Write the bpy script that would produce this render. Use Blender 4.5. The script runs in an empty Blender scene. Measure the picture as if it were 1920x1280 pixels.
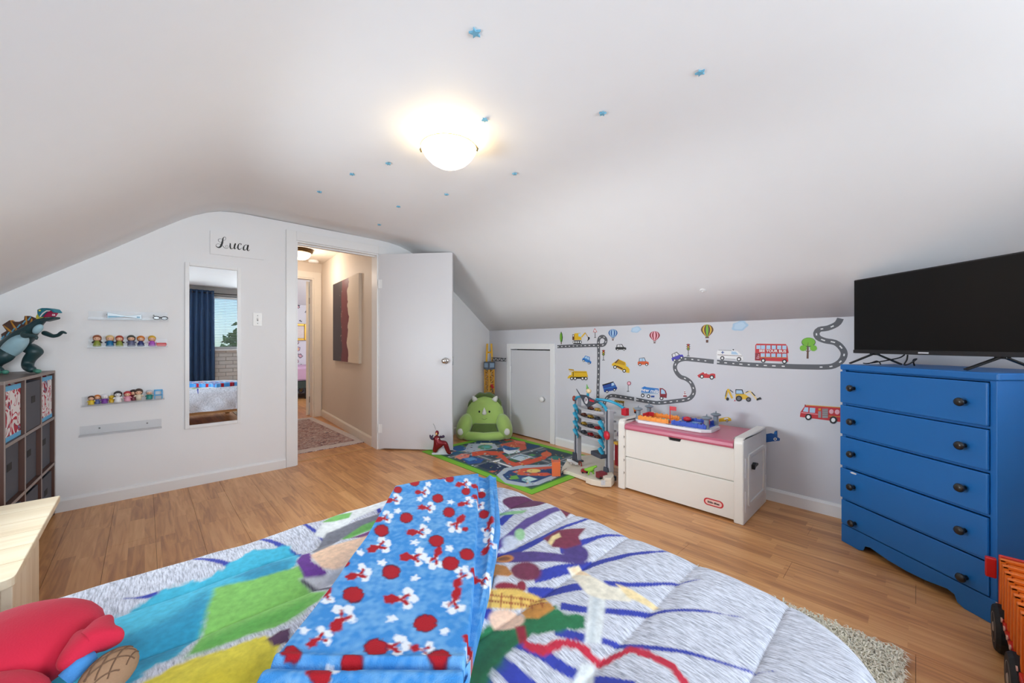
import bpy, bmesh, math, random
import numpy as np
from mathutils import Vector, Matrix, noise as mnoise
from mathutils.geometry import tessellate_polygon
random.seed(7); np.random.seed(7)
PI = math.pi
C = bpy.context.scene.collection
S = bpy.context.scene

# ------------------------------------------------------------------ camera
# room axes: +X runs along the door wall, +Y along the decal wall, Z up; camera stands over the bed
F = 722.0; CX = 960.0; HY = 644.0; H = 1.10
YAW = math.atan2(757, 722)
ar, af = math.sin(YAW), math.cos(YAW)
br, bf = -math.cos(YAW), math.sin(YAW)
cd = bpy.data.cameras.new('camera'); cam = bpy.data.objects.new('camera', cd); C.objects.link(cam)
cd.sensor_fit = 'HORIZONTAL'; cd.sensor_width = 36.0; cd.lens = 36.0*F/1920.0
cd.shift_y = (HY-640.0)/1920.0; cd.clip_start = 0.02; cd.clip_end = 100
right = Vector((ar, br, 0)); fwd = Vector((af, bf, 0)); up = Vector((0, 0, 1))
cam.matrix_world = Matrix((( right.x, up.x, -fwd.x, 0), (right.y, up.y, -fwd.y, 0), (right.z, up.z, -fwd.z, H), (0, 0, 0, 1)))
S.camera = cam
S.view_settings.view_transform = 'Standard'; S.view_settings.look = 'None'
S.view_settings.gamma = 1.0; S.view_settings.use_curve_mapping = False
S.view_settings.exposure = 0.60
S.cycles.use_denoising = True
S.cycles.max_bounces = 10; S.cycles.diffuse_bounces = 6; S.cycles.transparent_max_bounces = 12
S.cycles.sample_clamp_indirect = 6.0
S.cycles.caustics_reflective = False; S.cycles.caustics_refractive = False

# ------------------------------------------------------------------ sky and lights
w = bpy.data.worlds.new('sky'); S.world = w; w.use_nodes = True
nt = w.node_tree; nt.nodes.clear()
wo = nt.nodes.new('ShaderNodeOutputWorld'); bg = nt.nodes.new('ShaderNodeBackground')
sky = nt.nodes.new('ShaderNodeTexSky'); sky.sky_type = 'HOSEK_WILKIE'
sky.sun_direction = Vector((0.5, 0.6, 0.62)).normalized(); sky.turbidity = 3.0
bg.inputs['Strength'].default_value = 4.2
nt.links.new(sky.outputs[0], bg.inputs[0]); nt.links.new(bg.outputs[0], wo.inputs[0])

def area(name, loc, aim, sx, sy, power, col=(1, 1, 1), spread=PI):
    l = bpy.data.lights.new(name, 'AREA'); l.shape = 'RECTANGLE'; l.size = sx; l.size_y = sy
    l.energy = power; l.color = col; l.spread = spread
    o = bpy.data.objects.new(name, l); C.objects.link(o); o.location = loc
    o.rotation_euler = (Vector(aim)-Vector(loc)).to_track_quat('-Z', 'Y').to_euler()
    return o
def point(name, loc, power, col, r=0.05):
    l = bpy.data.lights.new(name, 'POINT'); l.energy = power; l.color = col; l.shadow_soft_size = r
    o = bpy.data.objects.new(name, l); C.objects.link(o); o.location = loc
    return o
# daylight by the gable window behind the camera, plus added fill lights
area('daylight_window', (1.95, -1.50, 1.50), (-0.1, 2.2, 1.95), 0.95, 1.05, 20, (0.83, 0.925, 1.0), 2.2)
area('added_fill_left', (-0.15, -1.50, 1.31), (-0.3, 3.6, 1.60), 0.85, 0.8, 14, (0.83, 0.925, 1.0), 2.0)  # added fill for the door wall, set at an invented rear window
area('added_fill_west', (-0.80, 2.22, 0.93), (3.0, 1.3, 1.15), 1.1, 0.55, 16, (0.83, 0.925, 1.0), 1.85)  # added fill from the left, set at an invented knee-wall window
# hall lamp that is switched on, and daylight in the far bedroom
point('hall_lamp_light', (1.45, 5.45, 2.05), 8.5, (1.0, 0.88, 0.76), 0.08)
area('bedroom_daylight', (3.0, 7.2, 1.7), (2.2, 9.2, 1.0), 0.8, 0.8, 12, (1, 1, 1))

# ------------------------------------------------------------------ materials
def lin(c):
    r = []
    for v in c[:3]:
        v = v/255.0
        r.append(v/12.92 if v <= 0.04045 else ((v+0.055)/1.055)**2.4)
    return tuple(r)
_M = {}
def mat(name, rgb, rough=0.5, metal=0.0, var=0.05, vscale=6.0, bump=0.0, bscale=120.0, emit=0.0, spec=0.5, coat=0.0, sheen=0.0):
    if name in _M: return _M[name]
    m = bpy.data.materials.new(name); m.use_nodes = True; n = m.node_tree; b = n.nodes['Principled BSDF']
    base = lin(rgb)
    b.inputs['Roughness'].default_value = rough; b.inputs['Metallic'].default_value = metal
    b.inputs['Specular IOR Level'].default_value = spec
    b.inputs['Coat Weight'].default_value = coat
    b.inputs['Sheen Weight'].default_value = sheen
    tc = n.nodes.new('ShaderNodeTexCoord')
    nz = n.nodes.new('ShaderNodeTexNoise'); nz.inputs['Scale'].default_value = vscale; nz.inputs['Detail'].default_value = 4
    n.links.new(tc.outputs['Object'], nz.inputs['Vector'])
    mx = n.nodes.new('ShaderNodeMix'); mx.data_type = 'RGBA'
    mx.inputs[6].default_value = (*[max(0, v*(1-var)) for v in base], 1)
    mx.inputs[7].default_value = (*[min(1, v*(1+var)) for v in base], 1)
    n.links.new(nz.outputs['Fac'], mx.inputs[0]); n.links.new(mx.outputs[2], b.inputs['Base Color'])
    if bump > 0:
        n2 = n.nodes.new('ShaderNodeTexNoise'); n2.inputs['Scale'].default_value = bscale; n2.inputs['Detail'].default_value = 3
        n.links.new(tc.outputs['Object'], n2.inputs['Vector'])
        bp = n.nodes.new('ShaderNodeBump'); bp.inputs['Strength'].default_value = bump; bp.inputs['Distance'].default_value = 0.004
        n.links.new(n2.outputs['Fac'], bp.inputs['Height']); n.links.new(bp.outputs[0], b.inputs['Normal'])
    if emit > 0:
        b.inputs['Emission Color'].default_value = (*base, 1); b.inputs['Emission Strength'].default_value = emit
    _M[name] = m
    return m
def print_mat(name, rough=0.5, bump=0.0, bscale=300, spec=0.4, sheen=0.0):
    """flat print: colour comes from the mesh's own colour attribute"""
    if name in _M: return _M[name]
    m = bpy.data.materials.new(name); m.use_nodes = True; n = m.node_tree; b = n.nodes['Principled BSDF']
    at = n.nodes.new('ShaderNodeAttribute'); at.attribute_name = 'Col'
    n.links.new(at.outputs['Color'], b.inputs['Base Color'])
    b.inputs['Roughness'].default_value = rough; b.inputs['Specular IOR Level'].default_value = spec
    b.inputs['Sheen Weight'].default_value = sheen
    if bump > 0:
        tc = n.nodes.new('ShaderNodeTexCoord')
        n2 = n.nodes.new('ShaderNodeTexNoise'); n2.inputs['Scale'].default_value = bscale
        n.links.new(tc.outputs['Object'], n2.inputs['Vector'])
        bp = n.nodes.new('ShaderNodeBump'); bp.inputs['Strength'].default_value = bump; bp.inputs['Distance'].default_value = 0.004
        n.links.new(n2.outputs['Fac'], bp.inputs['Height']); n.links.new(bp.outputs[0], b.inputs['Normal'])
    _M[name] = m
    return m
def clear_mat(name, tint=(1, 1, 1), gloss=0.05, rough=0.05):
    """thin clear sheet: mostly see-through, a little gloss that grows at grazing angles"""
    if name in _M: return _M[name]
    m = bpy.data.materials.new(name); m.use_nodes = True; n = m.node_tree; n.nodes.clear()
    o = n.nodes.new('ShaderNodeOutputMaterial'); t = n.nodes.new('ShaderNodeBsdfTransparent'); t.inputs[0].default_value = (*tint, 1)
    g = n.nodes.new('ShaderNodeBsdfGlossy'); g.inputs['Roughness'].default_value = rough
    lw = n.nodes.new('ShaderNodeLayerWeight'); lw.inputs[0].default_value = 0.25
    ma = n.nodes.new('ShaderNodeMath'); ma.operation = 'MULTIPLY_ADD'; ma.inputs[1].default_value = 0.22; ma.inputs[2].default_value = gloss
    mx = n.nodes.new('ShaderNodeMixShader')
    n.links.new(lw.outputs['Facing'], ma.inputs[0]); n.links.new(ma.outputs[0], mx.inputs[0])
    n.links.new(t.outputs[0], mx.inputs[1]); n.links.new(g.outputs[0], mx.inputs[2]); n.links.new(mx.outputs[0], o.inputs[0])
    _M[name] = m
    return m
def wood_mat(name, c1, c2, c3, axis='Y', strips=True, rough=0.35, scale=1.0):
    """wood grain stretched along an axis; with strips: printed three-strip laminate"""
    if name in _M: return _M[name]
    m = bpy.data.materials.new(name); m.use_nodes = True; n = m.node_tree; b = n.nodes['Principled BSDF']; L = n.links.new
    ge = n.nodes.new('ShaderNodeNewGeometry'); sx = n.nodes.new('ShaderNodeSeparateXYZ'); L(ge.outputs['Position'], sx.inputs[0])
    U, V = (sx.outputs['X'], sx.outputs['Y']) if axis == 'Y' else ((sx.outputs['Y'], sx.outputs['X']) if axis == 'X' else (sx.outputs['X'], sx.outputs['Z']))
    def mth(op, a, bb=None):
        k = n.nodes.new('ShaderNodeMath'); k.operation = op
        for i, q in enumerate((a, bb)):
            if q is None: continue
            if isinstance(q, (int, float)): k.inputs[i].default_value = q
            else: L(q, k.inputs[i])
        return k.outputs[0]
    ci = mth('FLOOR', mth('DIVIDE', U, 0.0643))
    wn = n.nodes.new('ShaderNodeTexWhiteNoise'); wn.noise_dimensions = '1D'; L(ci, wn.inputs['W'])
    ri = mth('FLOOR', mth('ADD', mth('DIVIDE', V, 0.43), mth('MULTIPLY', wn.outputs['Value'], 7.3)))
    cb = n.nodes.new('ShaderNodeCombineXYZ'); L(ci, cb.inputs[0]); L(ri, cb.inputs[1])
    w2 = n.nodes.new('ShaderNodeTexWhiteNoise'); w2.noise_dimensions = '2D'; L(cb.outputs[0], w2.inputs['Vector'])
    cv = n.nodes.new('ShaderNodeCombineXYZ')
    L(mth('MULTIPLY', U, 34*scale), cv.inputs[0]); L(mth('ADD', mth('MULTIPLY', V, 2.6*scale), mth('MULTIPLY', w2.outputs['Value'], 40 if strips else 0)), cv.inputs[1])
    if axis == 'Z': L(mth('MULTIPLY', sx.outputs['Y'], 34*scale), cv.inputs[2])
    nz = n.nodes.new('ShaderNodeTexNoise'); nz.inputs['Scale'].default_value = 1.0; nz.inputs['Detail'].default_value = 5; nz.inputs['Distortion'].default_value = 1.2
    L(cv.outputs[0], nz.inputs['Vector'])
    cr = n.nodes.new('ShaderNodeValToRGB'); e = cr.color_ramp.elements
    e[0].position = 0.28; e[0].color = (*lin(c1), 1); e[1].position = 0.75; e[1].color = (*lin(c3), 1)
    k = cr.color_ramp.elements.new(0.5); k.color = (*lin(c2), 1)
    f = nz.outputs['Fac']
    if strips: f = mth('ADD', mth('MULTIPLY', f, 0.72), mth('MULTIPLY', w2.outputs['Value'], 0.24))
    L(f, cr.inputs[0]); L(cr.outputs[0], b.inputs['Base Color'])
    b.inputs['Roughness'].default_value = rough
    _M[name] = m
    return m

# ------------------------------------------------------------------ mesh helpers
I4 = Matrix.Identity(4)
class MB:
    def __init__(s, T=None): s.v = []; s.f = []; s.c = []; s.T = T or I4; s.col = None
    def add(s, vs, fs, col=None):
        o = len(s.v); T = s.T
        s.v += [tuple(T @ Vector(p)) for p in vs]
        s.f += [tuple(i+o for i in f) for f in fs]
        c = col if col is not None else s.col
        s.c += [c]*len(fs)
        return s
    def box(s, x0, x1, y0, y1, z0, z1, col=None):
        vs = [(x0,y0,z0),(x1,y0,z0),(x1,y1,z0),(x0,y1,z0),(x0,y0,z1),(x1,y0,z1),(x1,y1,z1),(x0,y1,z1)]
        return s.add(vs, [(0,3,2,1),(4,5,6,7),(0,1,5,4),(1,2,6,5),(2,3,7,6),(3,0,4,7)], col)
    def bar(s, a, b, wx, wz, col=None, upv=(0,0,1)):
        a = Vector(a); b = Vector(b); d = (b-a); L = d.length; d.normalize()
        u = d.cross(Vector(upv))
        if u.length < 1e-5: u = d.cross(Vector((1,0,0)))
        u.normalize(); v = u.cross(d)
        vs = []
        for p in (a, b):
            for su, sv in ((-1,-1),(1,-1),(1,1),(-1,1)): vs.append(tuple(p+u*(su*wx/2)+v*(sv*wz/2)))
        return s.add(vs, [(3,2,1,0),(4,5,6,7),(0,1,5,4),(1,2,6,5),(2,3,7,6),(3,0,4,7)], col)
    def tube(s, pts, r, n=10, cap=True, col=None, flat=1.0):
        pts = [Vector(p) for p in pts]; R = r if isinstance(r, (list, tuple)) else [r]*len(pts)
        vs = []; fs = []; prev = None
        for i, p in enumerate(pts):
            d = (pts[min(i+1, len(pts)-1)]-pts[max(i-1, 0)]).normalized()
            if prev is None:
                u = d.cross(Vector((0,0,1)))
                if u.length < 1e-3: u = d.cross(Vector((0,1,0)))
            else: u = prev - d*prev.dot(d)
            u.normalize(); prev = u; v = d.cross(u)
            for k in range(n):
                a = 2*PI*k/n; vs.append(tuple(p + u*(math.cos(a)*R[i]) + v*(math.sin(a)*R[i]*flat)))
        for i in range(len(pts)-1):
            for k in range(n):
                a = i*n+k; b = i*n+(k+1) % n; fs.append((a, b, b+n, a+n))
        if cap: fs.append(tuple(range(n-1, -1, -1))); fs.append(tuple(range((len(pts)-1)*n, len(pts)*n)))
        return s.add(vs, fs, col)
    def cyl(s, a, b, r0, r1=None, n=20, col=None): return s.tube([a, b], [r0, r0 if r1 is None else r1], n, True, col)
    def ball(s, c, r, n=16, m=10, col=None, z0=-1.0, z1=1.0):
        r = r if isinstance(r, (list, tuple)) else (r, r, r)
        t0 = math.acos(max(-1, min(1, z1))); t1 = math.acos(max(-1, min(1, z0)))
        vs = []; fs = []
        for i in range(m+1):
            t = t0+(t1-t0)*i/m
            for k in range(n):
                a = 2*PI*k/n
                vs.append((c[0]+r[0]*math.sin(t)*math.cos(a), c[1]+r[1]*math.sin(t)*math.sin(a), c[2]+r[2]*math.cos(t)))
        for i in range(m):
            for k in range(n):
                a = i*n+k; b = i*n+(k+1) % n; fs.append((a, a+n, b+n, b))
        if z1 < 1: fs.append(tuple(range(n)))
        if z0 > -1: fs.append(tuple(range(m*n+n-1, m*n-1, -1)))
        return s.add(vs, fs, col)
    def lathe(s, prof, n=24, c=(0,0,0), col=None):
        vs = []; fs = []
        for r, z in prof:
            for k in range(n):
                a = 2*PI*k/n; vs.append((c[0]+r*math.cos(a), c[1]+r*math.sin(a), c[2]+z))
        for i in range(len(prof)-1):
            for k in range(n):
                a = i*n+k; b = i*n+(k+1) % n; fs.append((a, b, b+n, a+n))
        fs.append(tuple(range(n-1, -1, -1))); fs.append(tuple(range((len(prof)-1)*n, len(prof)*n)))
        return s.add(vs, fs, col)
    def prism(s, poly, fn, d0, d1, col=None):
        """poly: 2-D outline, fn(u,v,d) -> point, extruded from d0 to d1"""
        n = len(poly)
        tri = tessellate_polygon([[Vector((p[0], p[1], 0)) for p in poly]])
        area_ = sum(poly[i][0]*poly[(i+1) % n][1]-poly[(i+1) % n][0]*poly[i][1] for i in range(n))
        vs = [fn(p[0], p[1], d1) for p in poly]+[fn(p[0], p[1], d0) for p in poly]
        fs = []
        for t in tri:
            a, b, c = t
            cr = (poly[b][0]-poly[a][0])*(poly[c][1]-poly[a][1])-(poly[c][0]-poly[a][0])*(poly[b][1]-poly[a][1])
            if cr < 0: a, b, c = a, c, b
            fs.append((a, b, c))
            if d0 != d1: fs.append((c+n, b+n, a+n))
        if d0 != d1:
            for i in range(n):
                j = (i+1) % n
                fs.append((i+n, j+n, j, i) if area_ > 0 else (j+n, i+n, i, j))
        else: vs = vs[:n]
        return s.add(vs, fs, col)
    def grid(s, nu, nv, fn, col=None, close_u=False):
        vs = [fn(i/(nu if close_u else nu-1), j/(nv-1)) for j in range(nv) for i in range(nu)]
        fs = []
        for j in range(nv-1):
            for i in range(nu if close_u else nu-1):
                k = (i+1) % nu
                fs.append((j*nu+i, j*nu+k, (j+1)*nu+k, (j+1)*nu+i))
        return s.add(vs, fs, col)
    def build(s, name, m, parent=None, smooth=False, bevel=0.0, sub=0, fix=True):
        me = bpy.data.meshes.new(name)
        vs = s.v
        if parent is not None:
            W = world_of(parent).inverted()
            if W != I4: vs = [tuple(W @ Vector(p)) for p in vs]
        me.from_pydata(vs, [], s.f)
        if any(c is not None for c in s.c):
            at = me.color_attributes.new('Col', 'FLOAT_COLOR', 'CORNER')
            arr = []
            for p, c in zip(me.polygons, s.c):
                arr += [*(c or (1, 1, 1)), 1.0]*p.loop_total
            at.data.foreach_set('color', arr)
        if fix:
            bm = bmesh.new(); bm.from_mesh(me); bmesh.ops.recalc_face_normals(bm, faces=bm.faces); bm.to_mesh(me); bm.free()
        me.validate()
        if smooth: me.polygons.foreach_set('use_smooth', [True]*len(me.polygons))
        me.materials.append(m); me.update()
        o = bpy.data.objects.new(name, me); C.objects.link(o)
        if parent is not None: o.parent = parent
        if bevel > 0:
            b = o.modifiers.new('bevel', 'BEVEL'); b.width = bevel; b.segments = 2; b.limit_method = 'ANGLE'; b.angle_limit = 0.6
        if sub: q = o.modifiers.new('sub', 'SUBSURF'); q.levels = sub; q.render_levels = sub
        if smooth and bevel > 0:
            pass
        return o
def world_of(o):
    m = o.matrix_basis.copy()
    while o.parent is not None:
        o = o.parent; m = o.matrix_basis @ m
    return m
def tag(o, label, cat, group=None):
    o['label'] = label; o['category'] = cat
    if group: o['group'] = group
    return o
def thing(name, label, cat, loc=(0,0,0), rz=0.0, group=None):
    o = bpy.data.objects.new(name, None); C.objects.link(o); o.empty_display_size = 0.05
    o.location = loc; o.rotation_euler = (0, 0, rz)
    return tag(o, label, cat, group)
def TM(loc, rz=0.0): return Matrix.Translation(loc) @ Matrix.Rotation(rz, 4, 'Z')
def struct(o): o['kind'] = 'structure'; return o
def copy_tree(o, parent=None):
    c = o.copy(); C.objects.link(c)
    if parent is not None: c.parent = parent
    for ch in list(o.children): copy_tree(ch, c)
    return c
def skin_body(name, pts, edges, rad, m, parent, root=0, sub=2, flat=None):
    """one continuous skinned surface over a skeleton (world coordinates)"""
    W = world_of(parent).inverted() if parent is not None else I4
    me = bpy.data.meshes.new(name); me.from_pydata([tuple(W @ Vector(p)) for p in pts], edges, [])
    o = bpy.data.objects.new(name, me); C.objects.link(o)
    if parent is not None: o.parent = parent
    md = o.modifiers.new('skin', 'SKIN'); md.use_smooth_shade = True
    for i, sv in enumerate(me.skin_vertices[0].data):
        r = rad[i]; sv.radius = r if isinstance(r, tuple) else (r, r); sv.use_root = (i == root)
    q = o.modifiers.new('sub', 'SUBSURF'); q.levels = sub; q.render_levels = sub
    me.materials.append(m)
    return o

# rays of the photograph's pixels meet real surfaces: returns world points on that surface
def ray(px, py):
    r = (px-CX)/F; u = (HY-py)/F
    return (r*ar+af, r*br+bf, u)
def onY(px, py, Y):
    d = ray(px, py); t = Y/d[1]; return (d[0]*t, Y, H+d[2]*t)
def onZ(px, py, Z=0.0):
    d = ray(px, py); t = (Z-H)/d[2]; return (d[0]*t, d[1]*t, Z)
YA = 3.864; YC = -1.62; KT = 0.027
XB0 = 3.275
def XB(y): return XB0-KT*(YA-y)
def onB(px, py):
    d = ray(px, py); t = (XB0-KT*YA)/(d[0]-KT*d[1]); return (d[0]*t, d[1]*t, H+d[2]*t)
nB = Vector((-1, KT, 0)).normalized(); dB = Vector((-KT, -1, 0)).normalized(); OB = Vector((XB0, YA, 0))
def WB(s, z, d=0.0): p = OB+dB*s+nB*d; return (p.x, p.y, z)      # s along the decal wall from the corner, d into the room
def toB(px, py):
    p = Vector(onB(px, py)); return ((p-OB).dot(dB), p.z)
def text_mesh(body, fn, size, m, name, parent, align='CENTER', shear=0.0, col=None, ext=0.0008, bold=0.0):
    """flat lettering: fn(u,v,d) places the text plane"""
    cu = bpy.data.curves.new('lettering', 'FONT'); cu.body = body; cu.size = size; cu.align_x = align; cu.align_y = 'CENTER'; cu.shear = shear
    cu.resolution_u = 3; cu.offset = bold
    to = bpy.data.objects.new('lettering', cu)
    me = bpy.data.meshes.new_from_object(to)
    mb = MB()
    mb.add([fn(v.co.x, v.co.y, ext) for v in me.vertices], [tuple(p.vertices) for p in me.polygons], col)
    bpy.data.objects.remove(to); bpy.data.curves.remove(cu); bpy.data.meshes.remove(me)
    return mb.build(name, m, parent, fix=False)
def smooth_path(pts, k=6):
    out = []
    P = [Vector(p) for p in pts]
    for i in range(len(P)-1):
        p0 = P[max(i-1, 0)]; p1 = P[i]; p2 = P[i+1]; p3 = P[min(i+2, len(P)-1)]
        for j in range(k):
            t = j/k
            out.append(0.5*((2*p1)+(p2-p0)*t+(2*p0-5*p1+4*p2-p3)*t*t+(3*p1-p0-3*p2+p3)*t**3))
    out.append(P[-1])
    return out

# ------------------------------------------------------------------ structure
M_white = mat('white_wall_paint', (236, 236, 237), 0.55, var=0.015, bump=0.05, bscale=60)
M_ceil = mat('white_ceiling_paint', (240, 240, 241), 0.6, var=0.015, bump=0.06, bscale=25)
M_grey = mat('pale_grey_wall_paint', (212, 212, 217), 0.55, var=0.015, bump=0.04, bscale=60)
M_trim = mat('white_gloss_trim', (236, 236, 236), 0.3, var=0.01)
M_door = mat('white_door_paint', (214, 213, 216), 0.4, var=0.012)
M_hall = mat('cream_hall_paint', (222, 210, 196), 0.6, var=0.02)
M_floor = wood_mat('laminate_floor', (172, 116, 70), (208, 148, 92), (228, 174, 116))
M_dark = mat('dark_gap', (30, 26, 24), 0.8)
M_black = mat('black_plastic', (16, 16, 17), 0.4)
M_chrome = mat('polished_chrome', (205, 203, 200), 0.12, 1.0, var=0.02)

prof = [(-0.84,1.25),(-0.64,1.397),(-0.43,1.557),(-0.19,1.738),(0.082,1.953),(0.20,2.042),(0.28,2.095),(0.36,2.137),(0.44,2.165),(0.54,2.179),(0.66,2.182),
        (1.2,2.182),(1.74,2.178),(1.88,2.172),(2.00,2.156),(2.11,2.125),(2.22,2.078),(2.34,2.0),(2.50,1.885),(2.704,1.739),(2.95,1.54),(XB0,1.268)]
def ceil_z(x, y):
    x0 = prof[0][0]; sx = (XB(y)-1.2)/(XB0-1.2)
    xx = x if x < 1.2 else 1.2+(x-1.2)/sx
    for (a, za), (b, zb) in zip(prof, prof[1:]):
        if a <= xx <= b: return za+(zb-za)*(xx-a)/(b-a)
    return 1.25
mb = MB()
ny = 14
def cfn(u, v):
    i = u*(len(prof)-1); k = int(round(i)); x, z = prof[k]; y = YC-0.1+(YA+0.1-YC+0.1)*v
    if x > 1.2: x = 1.2+(x-1.2)*(XB(min(y, YA))-1.2)/(XB0-1.2)
    return (x, y, z+0.004*math.sin(3.1*y+2*x)*(1 if 0.3 < u < 0.98 else 0))
mb.grid(len(prof), ny, cfn)
o = struct(mb.build('ceiling', M_ceil, None, smooth=True))
sol = o.modifiers.new('solid', 'SOLIDIFY'); sol.thickness = 0.08; sol.offset = 1.0
# make sure the normals face down into the room
me = o.data
if me.polygons[0].normal.z > 0: me.flip_normals()
sol.offset = -1.0

# door wall (north): outline with a doorway
DX0, DX1, DH = 0.985, 1.765, 2.035
def nw(poly, name):
    m_ = MB(); m_.prism(poly, lambda u, v, d: (u, YA+d, v), 0.0, 0.12); return m_
mbw = MB()
top_l = [p for p in prof if p[0] < DX0]; top_r = [p for p in prof if p[0] > DX1]
PF = lambda u, v, d: (u, YA+d, v)
mbw.prism([(-0.84,0),(DX0,0),(DX0,2.182)]+top_l[::-1], PF, 0.0, 0.12)
mbw.prism([(DX0,DH),(DX1,DH),(DX1,2.178),(1.2,2.182),(DX0,2.182)], PF, 0.0, 0.12)
mbw.prism([(DX1,0),(XB0+0.02,0)]+top_r[::-1]+[(DX1,2.178)], PF, 0.0, 0.12)
struct(mbw.build('wall_north', M_white))
# decal wall (east): pale grey knee wall with a hatch opening
s0, s1, hz = 0.43, 1.085, 1.035        # hatch opening along the wall
mbw = MB(); WF = lambda u, v, d: WB(u, v, d)
for (a, b, z0, z1) in ((-0.02, s0, 0, 1.30), (s0, s1, hz, 1.30), (s1, 5.55, 0, 1.30)):
    mbw.prism([(a,z0),(b,z0),(b,z1),(a,z1)], WF, -0.10, 0.0)
struct(mbw.build('wall_east', M_grey))
mbw = MB(); mbw.prism([(s0-.02,0),(s1+.02,0),(s1+.02,hz+.02),(s0-.02,hz+.02)], WF, -0.14, -0.101)
struct(mbw.build('hatch_backing', M_dark))
# left knee wall (west), beyond the bed head
WY0, WY1, WW0, WW1 = 1.62, 2.82, 0.60, 1.18  # opening for the made-up west window that holds the fill light
q = MB(); q.box(-0.96,-0.84,YC-.1,WY0,0,1.262); q.box(-0.96,-0.84,WY1,YA+.1,0,1.262); q.box(-0.96,-0.84,WY0,WY1,0,WW0); q.box(-0.96,-0.84,WY0,WY1,WW1,1.262)
struct(q.build('wall_west', M_white))
q = MB(); q.box(-0.93,-0.88,WY0,WY0+.05,WW0,WW1); q.box(-0.93,-0.88,WY1-.05,WY1,WW0,WW1); q.box(-0.93,-0.88,WY0+.05,WY1-.05,WW0,WW0+.05); q.box(-0.93,-0.88,WY0+.05,WY1-.05,WW1-.05,WW1); q.box(-0.925,-0.885,(WY0+WY1)/2-.02,(WY0+WY1)/2+.02,WW0+.05,WW1-.05)
w2_ = struct(q.build('added_window_2', M_trim))  # invented window frame, unseen, around the west fill light
for a_, b_ in ((WY0+.05,(WY0+WY1)/2-.02),((WY0+WY1)/2+.02,WY1-.05)): MB().box(-0.908,-0.903,a_,b_,WW0+.05,WW1-.05).build('pane', clear_mat('window_glass', (.97, .99, .98), 0.05, 0.0), w2_)

# gable wall behind the camera (south): painted brick with its window and an added window
WX0, WX1, WZ0, WZ1 = 0.93, 2.42, 0.99, 2.03
LX0, LX1, LZ0, LZ1 = -0.58, 0.28, 0.9, 1.72  # opening of the made-up left window
mbw = MB(); SF = lambda u, v, d: (u, YC-d, v)
def sw(x0, x1, z0, z1): mbw.prism([(x0,z0),(x1,z0),(x1,z1),(x0,z1)], SF, 0.0, 0.18)
sw(-0.9, LX0, 0, 1.25); sw(LX0, LX1, 0, LZ0); sw(LX1, WX0, 0, 2.02); sw(WX0, WX1, 0, WZ0); sw(WX1, 3.2, 0, 1.3); 
def top_of(x0, x1, zb):
    pts = [(x, ceil_z(x, YC)+.03) for x in np.linspace(x0, x1, 12)]
    mbw.prism([(x0,zb),(x1,zb)]+pts[::-1], SF, 0.0, 0.18)
top_of(-0.9, LX0, 1.2); top_of(LX0, LX1, LZ1); top_of(LX1, WX0, 1.9); top_of(WX0, WX1, WZ1); top_of(WX1, 3.2, 1.25)
M_brick = mat('white_painted_brick', (214, 212, 208), 0.6, var=0.06, vscale=14, bump=0.3, bscale=90)
south = struct(mbw.build('wall_south', mat('white_painted_mortar', (188, 186, 183), 0.8, var=0.04)))
bme = None
rows = [(z, k) for k, z in enumerate(np.arange(0.02, 0.95, 0.075))]
for z, k in rows:
    for i in range(8):
        x = 0.36+i*0.225+(0.1125 if k % 2 else 0)
        if x > 2.1: continue
        if bme is None:
            b = MB().box(-0.107,0.107,-0.004,0.0125,-0.0325,0.0325).build('brick', M_brick, south, bevel=0.004); bme = b.data; b.location = (x, YC, z+.033)
        else:
            b2 = b.copy(); C.objects.link(b2); b2.location = (x+random.uniform(-.002,.002), YC+random.uniform(-.002,.001), z+.033)

# floor: a slab carrying laminate boards
floor = struct(MB().box(-0.96, 3.4, YC-.1, YA+.12, -0.08, -0.011).build('floor', M_dark))
fm = None
bw, bl = 0.193, 1.29
for i in range(23):
    x = -0.92+i*bw
    off = (i*0.43) % bl
    y = YC-0.1-off
    while y < YA+0.10:
        y1 = min(y+bl, YA+0.115); y0 = max(y, YC-0.1)
        if y1-y0 > 0.05:
            L_ = y1-y0
            if fm is None or abs(L_-bl) > 1e-4:
                q = MB().box(-(bw-.0012)/2, (bw-.0012)/2, -(L_-.0012)/2, (L_-.0012)/2, -0.009, 0.0).build('floor_board', M_floor, floor)
                if abs(L_-bl) < 1e-4: fm = q.data
            else:
                q = bpy.data.objects.new('floor_board', fm); C.objects.link(q); q.parent = floor
            q.location = (x+bw/2, (y0+y1)/2, random.uniform(-.0003, 0))
        y += bl
# hall floor beyond the doorway
hfloor = struct(MB().box(0.5, 3.2, YA+.121, 9.6, -0.08, -0.011).build('floor_hall', M_dark))
fm2 = None
for i in range(14):
    x = 0.5+i*bw; y = YA+.122-(i*0.43) % bl
    while y < 9.6:
        y0 = max(y, YA+.122); y1 = min(y+bl, 9.6)
        if y1-y0 > 0.05:
            L_ = y1-y0
            if abs(L_-bl) > 1e-4 or fm2 is None:
                q = MB().box(-(bw-.0012)/2, (bw-.0012)/2, -(L_-.0012)/2, (L_-.0012)/2, -0.009, 0.0).build('floor_board', M_floor, hfloor)
                if abs(L_-bl) < 1e-4: fm2 = q.data
            else:
                q = bpy.data.objects.new('floor_board', fm2); C.objects.link(q); q.parent = hfloor
            q.location = (x+bw/2, (y0+y1)/2, 0)
        y += bl
struct(MB().box(DX0, DX1, YA+.09, YA+.135, 0, 0.004).build('trim_1', mat('oak_threshold', (200, 150, 96), 0.4), None, bevel=0.002))

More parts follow.
